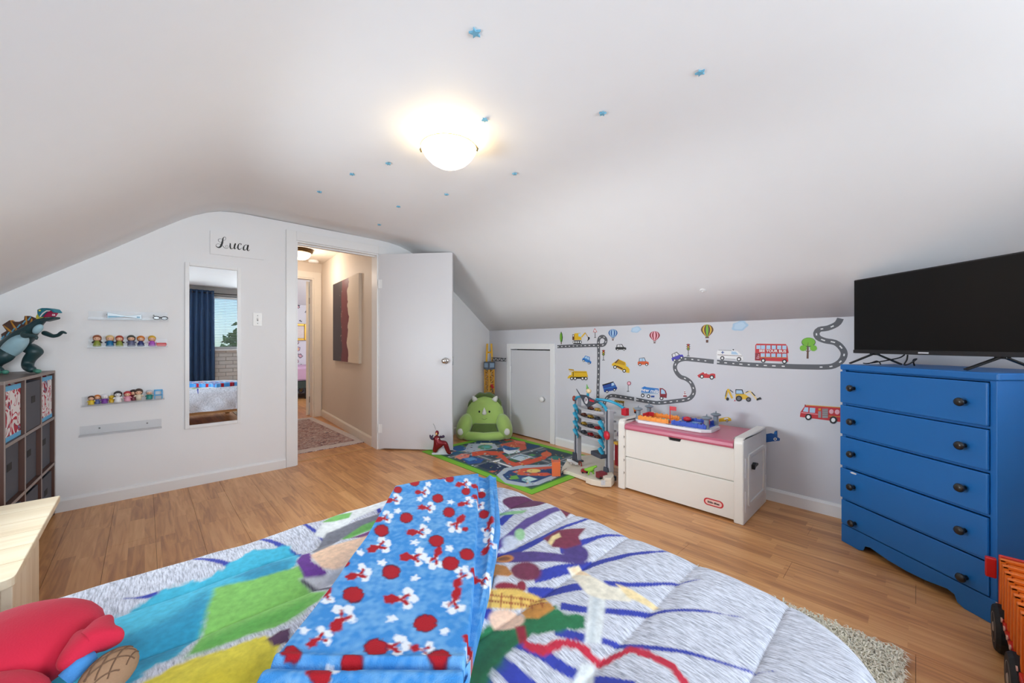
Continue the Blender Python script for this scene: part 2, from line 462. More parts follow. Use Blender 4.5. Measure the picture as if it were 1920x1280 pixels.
# baseboards
M_base = M_trim
def base_run(name, fn, L0, L1):
    m_ = MB(); pr = [(0,0),(0.016,0),(0.016,0.07),(0.009,0.084),(0,0.086)]
    for a, b in ((L0, L1),):
        vs = [fn(a, z, d) for d, z in pr]+[fn(b, z, d) for d, z in pr]; n = len(pr)
        m_.add(vs, [tuple(range(n))[::-1], tuple(range(n, 2*n))]+[(i, (i+1) % n, n+(i+1) % n, n+i) for i in range(n)])
    return struct(m_.build(name, M_base))
NF = lambda u, v, d: (u, YA-d, v)
base_run('baseboard_north', NF, -0.83, 0.905)
base_run('baseboard_north.001', NF, 1.85, XB0-.02)
base_run('baseboard_east', WF, 1.165, 5.4)
base_run('baseboard_east.001', WF, 0.02, 0.345)
# doorway casing and jambs
mbt = MB()
cw = 0.078
for (x0, x1) in ((DX0-cw, DX0+.004), (DX1-.004, DX1+cw)): mbt.box(x0, x1, YA-.016, YA, 0, DH+cw)
mbt.box(DX0+.0041, DX1-.0041, YA-.016, YA, DH-.004, DH+cw)
struct(mbt.build('trim_2', M_trim, None, bevel=0.003))
mbt = MB()
mbt.box(DX0-.001, DX0+.018, YA+.001, YA+.13, 0, DH); mbt.box(DX1-.018, DX1+.001, YA+.001, YA+.13, 0, DH); mbt.box(DX0+.018, DX1-.018, YA+.001, YA+.13, DH-.016, DH+.001)
mbt.box(DX0+.018, DX0+.030, YA+.05, YA+.09, 0, DH-.016); mbt.box(DX0+.03, DX1-.018, YA+.05, YA+.09, DH-.028, DH-.016)
struct(mbt.build('trim_3', M_trim))

# ------------------------------------------------------------------ room door (open) and hatch
hx, hy, ang, dw = 1.762, YA-.018, math.radians(-49.5), 0.775
T = TM((hx, hy, 0), ang)
door = struct(MB(T).box(0, dw, 0.0, 0.036, 0.014, 2.028).build('door_1', M_door, None, bevel=0.0015))
k = MB(T @ Matrix.Translation((dw-.07, 0, 0.925)) @ Matrix.Rotation(PI/2, 4, 'X'))
k.lathe([(0.033,0),(0.033,.004),(0.028,.009),(0.012,.012),(0.010,.030),(0.022,.036),(0.028,.046),(0.027,.058),(0.018,.066),(0.006,.068)], 24)
k.build('door_knob', M_chrome, door, smooth=True)
k = MB(T @ Matrix.Translation((dw-.07, 0.036, 0.925)) @ Matrix.Rotation(-PI/2, 4, 'X'))
k.lathe([(0.033,0),(0.033,.004),(0.028,.009),(0.012,.012),(0.010,.030),(0.022,.036),(0.028,.046),(0.027,.058),(0.018,.066),(0.006,.068)], 24)
k.build('door_knob', M_chrome, door, smooth=True)
MB(T).box(dw, dw+.002, 0.008, 0.028, 0.88, 0.97).build('latch_plate', M_chrome, door)
for z in (0.22, 1.72):
    q = MB(T); q.cyl((-0.006,-0.002,z-.045), (-0.006,-0.002,z+.045), 0.006, n=10); q.box(-.004, .03, -.0015, 0, z-.045, z+.045)
    q.build('hinge', M_trim, door)
# hatch: casing, leaf, knob, hinges
mbt = MB(); cz = 0.065
for (a, b, z0, z1) in ((s0-cz, s0, 0, hz+cz), (s1, s1+cz, 0, hz+cz), (s0, s1, hz, hz+cz)):
    mbt.prism([(a,z0),(b,z0),(b,z1),(a,z1)], WF, 0.0, 0.018)
struct(mbt.build('trim_4', M_trim, None, bevel=0.003))
m_ = MB(); m_.prism([(s0+.004,.012),(s1-.012,.012),(s1-.012,hz-.012),(s0+.004,hz-.012)], WF, -0.02, 0.004)
hatch = struct(m_.build('door_2', M_door, None, bevel=0.002))
px_, pz_ = toB(1020, 748)
kT = Matrix(((dB.x,0,nB.x,WB(px_,0,0.004)[0]),(dB.y,0,nB.y,WB(px_,0,0.004)[1]),(0,1,0,pz_),(0,0,0,1)))
kb = MB(kT); kb.lathe([(0.018,0),(0.014,.016),(0.027,.024),(0.031,.038),(0.026,.050),(0.010,.055)], 20)
kb.build('hatch_knob', mat('white_china', (238,236,232), 0.15, coat=0.5), hatch, smooth=True)
for z in (0.24, 0.79):
    q = MB(); q.prism([(s0-.012,z-.035),(s0+.022,z-.035),(s0+.022,z+.035),(s0-.012,z+.035)], WF, 0.018, 0.021); q.cyl(WB(s0+.002,z-.036,.022), WB(s0+.002,z+.036,.022), 0.005, n=8)
    q.build('hinge', M_trim, hatch)

# ------------------------------------------------------------------ window in the gable wall, seen in the mirror
def window(name, x0, x1, z0, z1, slat_n):
    fr = MB()
    for (a, b, c_, d_) in ((x0, x0+.05, z0, z1), (x1-.05, x1, z0, z1), (x0+.05, x1-.05, z0, z0+.05), (x0+.05, x1-.05, z1-.05, z1)):
        fr.box(a, b, YC-.13, YC-.06, c_, d_)
    xm = (x0+x1)/2; fr.box(xm-.02, xm+.02, YC-.125, YC-.065, z0+.05, z1-.05)
    W_ = struct(fr.build(name, M_trim))
    MB().box(x0+.05, xm-.02, YC-.10, YC-.095, z0+.05, z1-.05).build('pane', clear_mat('window_glass', (.97, .99, .98), 0.05, 0.0), W_)
    MB().box(xm+.02, x1-.05, YC-.10, YC-.095, z0+.05, z1-.05).build('pane', clear_mat('window_glass'), W_)
    MB().box(x0-.05, x1+.05, YC-.06, YC+.045, z0-.03, z0).build('window_sill', M_trim, W_, bevel=0.004)
    return W_
window('window_1', WX0, WX1, WZ0, WZ1, 30)
window('added_window_3', LX0, LX1, LZ0, LZ1, 24)  # invented window, unseen, added to go with the left fill light
bl_ = thing('venetian_blind', 'white slatted venetian blind half open in the gable window behind the bed', 'blind', (1.675, YC-.03, 2.0))
MB().box(WX0+.02, WX1-.02, YC-.05, YC-.01, 1.975, 2.01).build('headrail', M_trim, bl_)
sl = None; M_slat = mat('white_slat', (232, 233, 234), 0.4)
for i in range(29):
    z = 1.955-i*0.032
    if sl is None:
        sl = MB(Matrix.Translation((1.675, YC-.03, z)) @ Matrix.Rotation(0.18, 4, 'X')).box(-.70, .70, -.0125, .0125, -.0006, .0006).build('slat', M_slat, bl_)
    else:
        c_ = sl.copy(); C.objects.link(c_); c_.location = (0, 0, -i*0.032)
for x in (1.15, 1.675, 2.2):
    MB().cyl((x, YC-.045, 1.04), (x, YC-.045, 1.98), 0.0012, n=6).build('ladder_cord', M_slat, bl_)
# curtain and rod
rod = thing('curtain_rod', 'thin black curtain rod above the gable window', 'curtain rod', (1.6, YC+.07, 2.06))
q = MB(); q.cyl((0.40, YC+.07, 2.06), (2.55, YC+.07, 2.06), 0.008, n=12); q.build('pole', M_black, rod)
for x in (0.42, 2.52):
    q = MB(); q.cyl((x, YC, 2.06), (x, YC+.072, 2.06), 0.006, n=8); q.ball((x+(-.03 if x < 1 else .04), YC+.07, 2.06), .016, 12, 8); q.build('bracket', M_black, rod)
M_curt = mat('navy_curtain_cloth', (62, 90, 128), 0.85, var=0.15, vscale=3, bump=0.15, bscale=400)
def curtain(x0, x1, label):
    cu = thing('curtain', label, 'curtain', ((x0+x1)/2, YC+.07, 0.35))
    def fn(u, v):
        x = x0+(x1-x0)*u; a = u*PI*9
        amp = 0.026+0.02*(1-v)
        return (x+0.012*math.sin(a*2)*(1-v)+0.03*(u-.5)*(1-v), YC+.075+amp*math.sin(a)+0.004*math.sin(7*v+5*u), 0.35+v*1.76)
    q = MB(); q.grid(90, 24, fn); p = q.build('curtain_panel', M_curt, cu, smooth=True)
    so = p.modifiers.new('solid', 'SOLIDIFY'); so.thickness = 0.002
    for i in range(5):
        x = x0+(x1-x0)*(i+.5)/5
        q = MB(); q.tube([(x+.002*math.sin(t), YC+.07+.021*math.cos(t), 2.06+.021*math.sin(t)) for t in np.linspace(0, 2*PI, 17)], 0.004, 6, False); q.build('grommet', M_chrome, cu, smooth=True)
curtain(0.60, 0.96, 'navy blue grommet curtain gathered at the window edge, seen in the mirror')

# outdoors: lawn, trees and a neighbour's gable, seen through the window in the mirror
struct(MB().box(-14, 18, -26, -2.2, -3.1, -3.0).build('ground', mat('lawn_green', (86, 120, 60), 0.9, var=0.3, vscale=2)))
M_leaf = mat('tree_leaf', (96, 138, 62), 0.7, var=0.35, vscale=4); M_bark = mat('tree_bark', (86, 66, 50), 0.9)
def tree(loc, h, r, label):
    t = thing('tree', label, 'tree', loc, 0, 'trees outside the gable window')
    q = MB(Matrix.Translation(loc)); q.tube([(0,0,0),(.1,.05,h*.4),(0,0,h*.75)], [.18,.13,.05], 8); q.build('trunk', M_bark, t)
    q = MB(Matrix.Translation(loc)); rr = random.Random(int(h*1000))
    for i in range(1500):
        d = Vector((rr.gauss(0,1), rr.gauss(0,1), rr.gauss(0,1))).normalized()*r*rr.random()**.4
        c_ = Vector((0,0,h*.72))+Vector((d.x, d.y, d.z*.95)); a = Vector((rr.gauss(0,1), rr.gauss(0,1), rr.gauss(0,1))).normalized(); b_ = a.orthogonal().normalized(); s_ = r*.11
        q.add([tuple(c_-a*s_), tuple(c_+b_*s_*.5), tuple(c_+a*s_), tuple(c_-b_*s_*.5)], [(0,1,2,3)])
    f_ = q.build('foliage', M_leaf, t, fix=False); f_['kind'] = 'stuff'
tree((-1.5, -9.5, -3), 4.6, 1.5, 'leafy green tree outside the gable window, left of the neighbour house')
tree((4.2, -12.5, -3), 5.2, 1.9, 'leafy green tree outside the gable window, right of the neighbour house')
hs = thing('neighbour_house', 'white gabled house among the trees outside, seen in the mirror', 'house', (1.6, -17, -3))
q = MB(); q.prism([(-1.2,-3),(4.4,-3),(4.4,-.6),(1.6,.9),(-1.2,-.6)], lambda u,v,d:(u,-17-d,v), 0, 5); q.build('wall', mat('white_siding', (235,235,232), .7), hs)
q = MB()
for sg in (-1, 1):
    q.add([(1.6, -16.8, 1.0), (1.6+sg*3.1, -16.8, -.7), (1.6+sg*3.1, -22.2, -.7), (1.6, -22.2, 1.0), (1.6, -16.8, 1.12), (1.6+sg*3.1, -16.8, -.58), (1.6+sg*3.1, -22.2, -.58), (1.6, -22.2, 1.12)],
          [(0,1,2,3),(4,7,6,5),(0,4,5,1),(1,5,6,2),(2,6,7,3),(3,7,4,0)])
q.build('roof', mat('grey_shingle', (90,88,88), .9), hs)

# ------------------------------------------------------------------ hall and far bedroom behind the doorway
def HX(y): return 1.76+(y-3.98)*(0.195/2.27)
def hallp(y, z, d): n_ = Vector((-1, .0859, 0)).normalized(); return (HX(y)+n_.x*d, y+n_.y*d, z)
mbw = MB()
mbw.prism([(3.985,0),(6.25,0),(6.25,2.36),(3.985,2.36)], lambda u,v,d: (HX(u)+d, u, v), 0.0, 0.1)
struct(mbw.build('wall_hall_east', M_hall))
struct(MB().box(0.82, 0.92, 3.985, 6.25, 0, 2.36).build('wall_hall_west', M_hall))
struct(MB().box(0.82, 2.2, 3.985, 6.35, 2.31, 2.40).build('ceiling_hall', mat('cream_ceiling', (226, 216, 204), 0.6)))
FO0, FO1, FOH = 1.02, 1.84, 2.08      # far doorway
mbw = MB(); mbw.box(0.82, FO0, 6.25, 6.36, 0, 2.36); mbw.box(FO1, 2.2, 6.25, 6.36, 0, 2.36); mbw.box(FO0, FO1, 6.25, 6.36, FOH, 2.36)
struct(mbw.build('wall_hall_north', M_hall))
mbt = MB()
mbt.box(FO0-.09, FO0, 6.23, 6.25, 0, FOH+.09); mbt.box(FO1, FO1+.10, 6.23, 6.25, 0, FOH+.09); mbt.box(FO0, FO1, 6.23, 6.25, FOH, FOH+.09)
mbt.box(FO1-.02, FO1, 6.25, 6.37, 0, FOH); mbt.box(FO0, FO1-.02, 6.25, 6.37, FOH-.02, FOH)
struct(mbt.build('trim_5', mat('cream_trim', (234, 226, 214), 0.35)))
d2 = struct(MB(TM((FO1-.03, 6.40, 0), math.radians(52))).box(0, .76, 0, .036, .012, 2.05).build('door_3', mat('cream_door', (232, 224, 212), 0.4)))
for z in (0.25, 1.75):
    MB().cyl((FO1-.025, 6.375, z-.045), (FO1-.025, 6.375, z+.045), 0.007, n=8).build('hinge', M_chrome, d2)
pr = [(0,0),(0.016,0),(0.016,0.085),(0.009,0.10),(0,0.102)]; m_ = MB(); n = len(pr)
m_.add([hallp(4.0, z, d) for d, z in pr]+[hallp(6.22, z, d) for d, z in pr], [tuple(range(n))[::-1], tuple(range(n, 2*n))]+[(i, (i+1) % n, n+(i+1) % n, n+i) for i in range(n)])
struct(m_.build('baseboard_hall', _M['cream_trim']))
# canvas painting
pa = thing('canvas_painting', 'tall abstract canvas painting, black and dark red on cream, on the hall wall', 'painting', hallp(4.93, 1.4, 0.0))
q = MB(); CP = lambda u, v, d: hallp(u, v, d)
q.prism([(4.371,.872),(5.481,.872),(5.481,1.905),(4.371,1.905)], CP, 0.0, 0.032)
q.build('canvas', mat('cream_canvas', (224, 212, 196), .7, var=.04), pa)
rr = random.Random(3)
def edge(y0, amp, k): return [(y0+amp*(math.sin(k*z*9+1)+.6*math.sin(k*z*23)+rr.uniform(-.5,.5)), z) for z in np.linspace(.874, 1.903, 40)]
e1 = edge(5.07, .018, 1.0); e2 = edge(4.79, .028, 1.3)
LY = lambda d_: (lambda u, v, d: hallp(u, v, .0322+d_))
q = MB(); q.prism([(5.479,.874)]+[(5.479,1.903)]+e1[::-1], LY(.0002), 0, 0, lin((52,42,42))); q.prism(e1+e2[::-1], LY(.0001), 0, 0, lin((112,40,40)))
for i in range(26):
    z = rr.uniform(.9,1.85); y = 5.07+rr.gauss(0,.04); h_ = rr.uniform(.01,.05); q.prism([(y,z),(y+.012,z+h_*.5),(y+.002,z+h_)], LY(.0006), 0, 0, lin((196,180,166)) if i % 2 else lin((78,34,36)))
q.build('brushwork', print_mat('flat_print'), pa, fix=False)
# hall lamp and smoke detector
M_bronze = mat('bronze', (92, 70, 44), .35, .8)
hl = thing('ceiling_lamp', 'small flush ceiling lamp with bronze ring, lit, in the hall', 'lamp', (1.45, 5.45, 2.31))
q = MB(); q.lathe([(.14,2.31),(.145,2.29),(.135,2.268),(.12,2.262)], 28, (1.45,5.45,0)); q.build('lamp_ring', M_bronze, hl, smooth=True)
q = MB(); q.ball((1.45,5.45,2.264), (.118,.118,.09), 24, 10, z1=0.0); q.build('lamp_shade', mat('hall_lamp_glass', (255,236,200), .4, emit=2.2), hl, smooth=True)
sd = MB(); sd.lathe([(.07,2.31),(.07,2.285),(.06,2.272),(.02,2.270)], 28, (1.77,6.02,0))
tag(sd.build('smoke_detector', M_trim, None, smooth=True), 'round white smoke detector on the hall ceiling', 'smoke detector')
# hall runner
def rug_mat():
    m = bpy.data.materials.new('woven_runner'); m.use_nodes = True; n = m.node_tree; b = n.nodes['Principled BSDF']; L = n.links.new
    tc = n.nodes.new('ShaderNodeTexCoord'); mp = n.nodes.new('ShaderNodeMapping'); mp.inputs['Scale'].default_value = (9, 22, 1)
    nz = n.nodes.new('ShaderNodeTexNoise'); nz.inputs['Scale'].default_value = 1.6; nz.inputs['Detail'].default_value = 6; nz.inputs['Distortion'].default_value = 1.5
    L(tc.outputs['Object'], mp.inputs[0]); L(mp.outputs[0], nz.inputs['Vector'])
    cr = n.nodes.new('ShaderNodeValToRGB'); e = cr.color_ramp.elements
    e[0].position = .36; e[0].color = (*lin((70,64,84)), 1); e[1].position = .64; e[1].color = (*lin((222,212,206)), 1)
    for p, c in ((.44,(150,96,90)),(.5,(206,186,180)),(.56,(120,88,92))):
        k = e.new(p); k.color = (*lin(c), 1)
    L(nz.outputs['Fac'], cr.inputs[0]); L(cr.outputs[0], b.inputs['Base Color']); b.inputs['Roughness'].default_value = .95
    return m
ru = thing('hall_rug', 'faded pink and grey oriental runner rug on the hall floor', 'rug', (1.38, 5.25, 0))
MB().box(1.02, 1.80, 4.235, 6.20, 0, .007).build('rug_field', rug_mat(), ru)
q = MB()
for (a,b,c_,d_) in ((1.02,1.80,4.235,4.36),(1.02,1.80,6.08,6.20),(1.02,1.10,4.36,6.08),(1.72,1.80,4.36,6.08)): q.box(a,b,c_,d_,.0071,.0085)
q.build('rug_border', mat('pale_rug_border', (204,194,192), .95, var=.18, vscale=40), ru)
# far bedroom
def wallpaper():
    m = bpy.data.materials.new('floral_wallpaper'); m.use_nodes = True; n = m.node_tree; b = n.nodes['Principled BSDF']; L = n.links.new
    tc = n.nodes.new('ShaderNodeTexCoord'); vo = n.nodes.new('ShaderNodeTexVoronoi'); vo.inputs['Scale'].default_value = 7.0
    nz = n.nodes.new('ShaderNodeTexNoise'); nz.inputs['Scale'].default_value = 22
    ad = n.nodes.new('ShaderNodeVectorMath'); ad.operation = 'MULTIPLY_ADD'; ad.inputs[1].default_value = (.08,.08,.08)
    L(tc.outputs['Object'], ad.inputs[2]); L(nz.outputs['Color'], ad.inputs[0]); L(ad.outputs[0], vo.inputs['Vector']); L(tc.outputs['Object'], nz.inputs['Vector'])
    cr = n.nodes.new('ShaderNodeValToRGB'); cr.color_ramp.interpolation = 'CONSTANT'; e = cr.color_ramp.elements
    e[0].position = 0; e[0].color = (*lin((232,190,90)), 1); e[1].position = .16; e[1].color = (*lin((214,172,180)), 1)
    for p, c in ((.30,(70,70,84)),(.38,(226,224,230))): k = e.new(p); k.color = (*lin(c), 1)
    L(vo.outputs['Distance'], cr.inputs[0]); L(cr.outputs[0], b.inputs['Base Color']); b.inputs['Roughness'].default_value = .8
    return m
struct(MB().box(0.9, 3.6, 9.4, 9.5, 0, 1.98).build('wall_bedroom_north', wallpaper()))
q = MB(); q.add([(0.9,9.42,1.95),(3.6,9.42,1.95),(3.6,6.37,2.75),(0.9,6.37,2.75)], [(0,1,2,3)])
struct(q.build('ceiling_bedroom', M_ceil)); struct(MB().box(3.5,3.6,6.37,9.4,0,2.8).build('wall_bedroom_east', M_white)); struct(MB().box(.9,.95,6.37,9.4,0,2.8).build('wall_bedroom_west', M_white))
fb = thing('small_bed', 'bed with pink cover and dark green frame in the room past the hall', 'bed', (2.2, 8.85, 0))
q = MB(); q.box(1.2,3.2,8.36,9.36,.36,.64); q.build('bedding', mat('pink_bedding', (206,168,198), .85, var=.08, bump=.3, bscale=15), fb, bevel=.04)
q = MB(); q.box(1.2,3.2,8.34,9.37,.22,.358); q.build('bed_frame', mat('dark_green_frame', (52,66,62), .5), fb)
for x in (1.3, 2.34, 3.1):
    for y in (8.42, 9.3): MB().box(x-.02,x+.02,y-.02,y+.02,0,.22).build('leg', M_black, fb)
gf = thing('picture_frame', 'ornate gold picture frame on the floral wallpaper of the far room', 'picture frame', (2.45, 9.385, 1.36))
a_ = onY(558, 608, 9.385); b_ = onY(575, 637, 9.385); fx0, fx1, fz0, fz1 = a_[0]-.12, b_[0], 1.17, 1.54
q = MB()
for (x0,x1,z0,z1) in ((fx0,fx0+.05,fz0,fz1),(fx1-.05,fx1,fz0,fz1),(fx0+.05,fx1-.05,fz0,fz0+.05),(fx0+.05,fx1-.05,fz1-.05,fz1)): q.box(x0,x1,9.365,9.399,z0,z1)
q.build('moulding', mat('gold_leaf', (206,160,60), .35, .4), gf, bevel=.01)
MB().box(fx0+.05,fx1-.05,9.385,9.398,fz0+.05,fz1-.05).build('picture_sheet', mat('pale_print', (232,220,214), .7, var=.15, vscale=20), gf)

# ------------------------------------------------------------------ dresser and television in the corner
M_blue = mat('blue_dresser_paint', (20, 104, 176), 0.42, var=0.05, vscale=5, bump=0.05, bscale=80)
M_knob = mat('black_knob', (26, 24, 24), 0.3, spec=.6)
DL = Vector((2.825, 0.28, 0)); ud = Vector((-0.642, -0.768, 0)).normalized(); rzD = math.atan2(ud.y, ud.x)
TD = TM(DL, rzD); DW, DD, DT = 0.655, 0.42, 0.985
dr = thing('dresser', 'tall blue painted five-drawer dresser with black knobs, under the television', 'dresser', DL, rzD)
q = MB(TD)
q.box(0, .022, -.006, DD, 0.0, DT-.03); q.box(DW-.022, DW, -.006, DD, 0.0, DT-.03); q.box(.022, DW-.022, DD-.012, DD, .05, DT-.03); q.box(.022, DW-.022, .02, DD-.012, .075, .09)
q.build('carcass', M_blue, dr, bevel=.002)
q = MB(TD); q.prism([(-.008,-.012),(DW+.008,-.012),(DW+.008,DD),(-.008,DD)], lambda u,v,d:(u,v,d), DT-.03, DT); q.build('top_board', M_blue, dr, bevel=.006)
q = MB(TD)
ap = [(0,0),(.10,0),(.125,.012),(.135,.038),(.16,.045),(.25,.030),(.33,.026),(.41,.030),(.495,.045),(.52,.038),(.53,.012),(.555,0),(DW,0),(DW,.098),(0,.098)]
q.prism(ap, lambda u,v,d:(u, d, v), -.011, -.0065); q.build('apron', M_blue, dr, bevel=.002)
q = MB(TD)
bounds = [(.772,.948),(.598,.762),(.424,.588),(.246,.414),(.100,.236)]
for z0, z1 in bounds[:-1]: q.box(.022, DW-.022, -.004, .03, z0-.010, z0)
q.box(.022, DW-.022, .010, .03, .948, DT-.03)
q.build('rail', M_blue, dr)
for i, (z0, z1) in enumerate(bounds):
    q = MB(TD); pull = -.020 if i < 4 else -.013
    q.box(.001, DW-.020, pull, -.0065, z0+.002, z1-.002); q.box(.03, DW-.03, .031, DD-.03, z0+.01, z1-.03)
    dw_ = q.build('drawer', M_blue, dr, bevel=.004)
    zc = (z0+z1)/2 if i < 4 else .135
    for x in (.083, .563):
        kb = MB(TD @ Matrix.Translation((x, pull, zc)) @ Matrix.Rotation(PI/2, 4, 'X'))
        kb.lathe([(.009,0),(.007,.010),(.008,.014),(.016,.020),(.018,.026),(.015,.032),(.006,.035)], 18); kb.build('knob', M_knob, dw_, smooth=True)
# paint chip
q = MB(TD); q.prism([(.06,.403),(.075,.409),(.10,.406),(.092,.399),(.07,.398)], lambda u,v,d:(u,-.0204+d,v), 0, .0002); q.build('paint_chip', mat('bare_white', (214,216,222), .7), dr)
# television
tv0 = -.022; tvw = .725; ty = .085; tb, tt = 1.046, 1.458
tvt = thing('television', 'black flat-screen television on two splayed feet on the blue dresser', 'television', TD @ Vector((tv0+tvw/2, ty, DT)), rzD)
q = MB(TD); q.box(tv0, tv0+tvw, ty, ty+.03, tb, tt); q.box(tv0+.12, tv0+tvw-.12, ty+.03, ty+.06, tb+.03, tb+.26); q.build('housing', mat('black_housing', (22,22,24), .45), tvt, bevel=.004)
q = MB(TD); q.box(tv0+.007, tv0+tvw-.007, ty-.0012, ty-.0001, tb+.021, tt-.007); q.build('screen', mat('dark_screen', (5,5,6), .3, var=0.0, spec=.25), tvt)
q = MB(TD); q.box(tv0+.001, tv0+tvw-.001, ty-.004, ty-.0001, tb+.001, tb+.019); q.build('bezel', mat('graphite_bezel', (40,40,43), .35, .3), tvt)
q = MB(TD); q.box(tv0+.330, tv0+.374, ty-.0048, ty-.0041, tb+.0065, tb+.0135); q.build('badge', mat('silver_print', (205,205,208), .4), tvt)
for x, far in ((tv0+.105, 0), (tv0+.62, 0)):
    q = MB(TD)
    q.bar((x, ty+.015, tb+.002), (x-.055, ty-.075, DT+.006), .026, .008); q.bar((x, ty+.015, tb+.002), (x+.055, ty+.105, DT+.006), .026, .008); q.box(x-.02, x+.02, ty+.005, ty+.025, tb-.008, tb+.002)
    q.build('foot', M_black, tvt, bevel=.002)
cp = [(.23,.10,1.044),(.19,.12,1.028),(.13,.12,1.012),(.085,.10,.999),(.05,.09,.9915),(.02,.10,.9915)]
cp2 = [(.245,.10,1.044),(.25,.09,1.02),(.255,.07,.996),(.275,.07,1.0),(.29,.08,1.015),(.285,.10,1.026),(.262,.11,1.018),(.25,.13,.9915)]
q = MB(TD); q.tube(smooth_path(cp, 5), .0032, 8); q.tube(smooth_path(cp2, 5), .0032, 8); q.tube(smooth_path([(.05,.10,.9915),(.09,.08,1.0),(.12,.07,1.008),(.14,.065,1.002),(.15,.06,.9915)], 5), .003, 8)
tag(q.build('power_cable', M_black, None, smooth=True), 'black power cable looped under the television on the dresser', 'cable')

# ------------------------------------------------------------------ toy chest by the decal wall
M_cw = mat('white_toy_plastic', (232, 229, 222), 0.35, var=0.02)
M_pink = mat('rose_pink_plastic', (196, 98, 122), 0.3, var=0.04, vscale=9)
tx0, tx1, ty0, ty1, tz = 2.613, 3.13, .717, 1.569, .525
tc_ = thing('toy_chest', 'white plastic toy chest with pink lid against the decal wall', 'toy chest', ((tx0+tx1)/2, (ty0+ty1)/2, 0))
pt = .055
def endpanel(y0, y1, face):
    rcor = .035
    out = [(tx0,0),(tx1,0),(tx1,tz-.02),(tx1-.02,tz),(tx0+rcor,tz)]+[(tx0+rcor-rcor*math.sin(a), tz-rcor+rcor*math.cos(a)) for a in np.linspace(.2, PI/2, 6)]
    q = MB(); q.prism(out, lambda u,v,d:(u,d,v), y0, y1); p = q.build('end_panel', M_cw, tc_, bevel=.008)
    fy = y0 if face < 0 else y1
    q = MB(); 
    fr_ = [(tx0+.10,.10),(tx1-.08,.10),(tx1-.08,.40),(tx0+.10,.40)]
    w_ = .028
    for (a, b) in zip(fr_, fr_[1:]+fr_[:1]):
        q.bar((a[0], fy+face*.001, a[1]), (b[0], fy+face*.001, b[1]), w_, .012, upv=(0,1,0))
    q.build('raised_frame', M_cw, p, bevel=.004)
    for x in (tx0+.035, tx1-.03):
        for z0, z1 in ((.07,.20),(.28,.40)):
            q = MB(); q.bar((x, fy+face*.001, z0), (x, fy+face*.001, z1), .012, .006, upv=(0,1,0)); q.build('strap_slot', M_trim, p, bevel=.002)
    return p
pr_ = endpanel(ty0, ty0+pt, -1); pl_ = endpanel(ty1-pt, ty1, 1)
q = MB(); q.prism([(tx0+.16,.335),(tx0+.19,.345),(tx0+.235,.335),(tx0+.245,.328),(tx0+.235,.320),(tx0+.19,.318),(tx0+.165,.305)], lambda u,v,d:(u,ty0-d,v), .0005, .02); q.build('latch_hook', M_black, pr_, bevel=.003)
q = MB(); q.box(tx0+.018, tx0+.05, ty0+pt, ty1-pt, .012, .245); q.build('front_panel', M_cw, tc_, bevel=.004)
ymid = (ty0+ty1)/2
q = MB(); gp = [(ty0+pt,.252),(ty1-pt,.252),(ty1-pt,.452),(ymid+.045,.452),(ymid+.035,.432),(ymid-.035,.432),(ymid-.045,.452),(ty0+pt,.452)]
q.prism(gp, lambda u,v,d:(tx0+d,u,v), .018, .05); q.build('front_panel', M_cw, tc_, bevel=.003)
MB().box(tx0+.03, tx0+.05, ty0+pt, ty1-pt, .24, .26).build('groove', mat('chest_groove', (190,184,174), .6), tc_)
MB().box(tx0+.034, tx0+.052, ymid-.05, ymid+.05, .425, .456).build('hand_slot', M_dark, tc_)
MB().box(tx1-.03, tx1-.01, ty0+pt, ty1-pt, .012, .45).build('back_panel', M_cw, tc_)
q = MB(); lp = [(tx0+.004,.456),(tx0,.468),(tx0+.002,.486),(tx0+.02,.497),(tx0+.1,.499),(tx1-.1,.499),(tx1-.02,.496),(tx1-.01,.456)]
q.prism(lp, lambda u,v,d:(u,d,v), ty0+pt+.002, ty1-pt-.002); q.build('lid', M_pink, tc_, bevel=.004)
for z in (.40,.325,.225,.13):
    q = MB(); q.prism([(ty1-pt-.002,z),(ty1-pt+.004,z+.01),(ty1-pt+.004,z-.014)], lambda u,v,d:(tx0-.0005-d,u,v), 0, .0008); q.build('scuff', M_dark, tc_)
# oval maker's badge
def stadium(cx, cy, w_, h_, n=10): 
    r = h_/2; l = w_/2-r
    return [(cx+l+r*math.sin(a), cy+r*math.cos(a)) for a in np.linspace(0, PI, n)]+[(cx-l-r*math.sin(a), cy-r*math.cos(a)) for a in np.linspace(0, PI, n)]
LF = lambda u,v,d:(tx0+.018-d, ty0+.175-u, .082+v)
q = MB(); q.prism(stadium(0,0,.118,.046), LF, 0, .0012, lin((196,40,50))); q.prism(stadium(0,0,.100,.032), LF, .0014, .0016, lin((240,200,190))); q.build('badge', print_mat('flat_print'), tc_)
text_mesh('little tikes', lambda u,v,d: LF(u, v, .0018+d), .018, mat('black_print', (22,20,20), .5), 'lettering', tc_, bold=.0006)

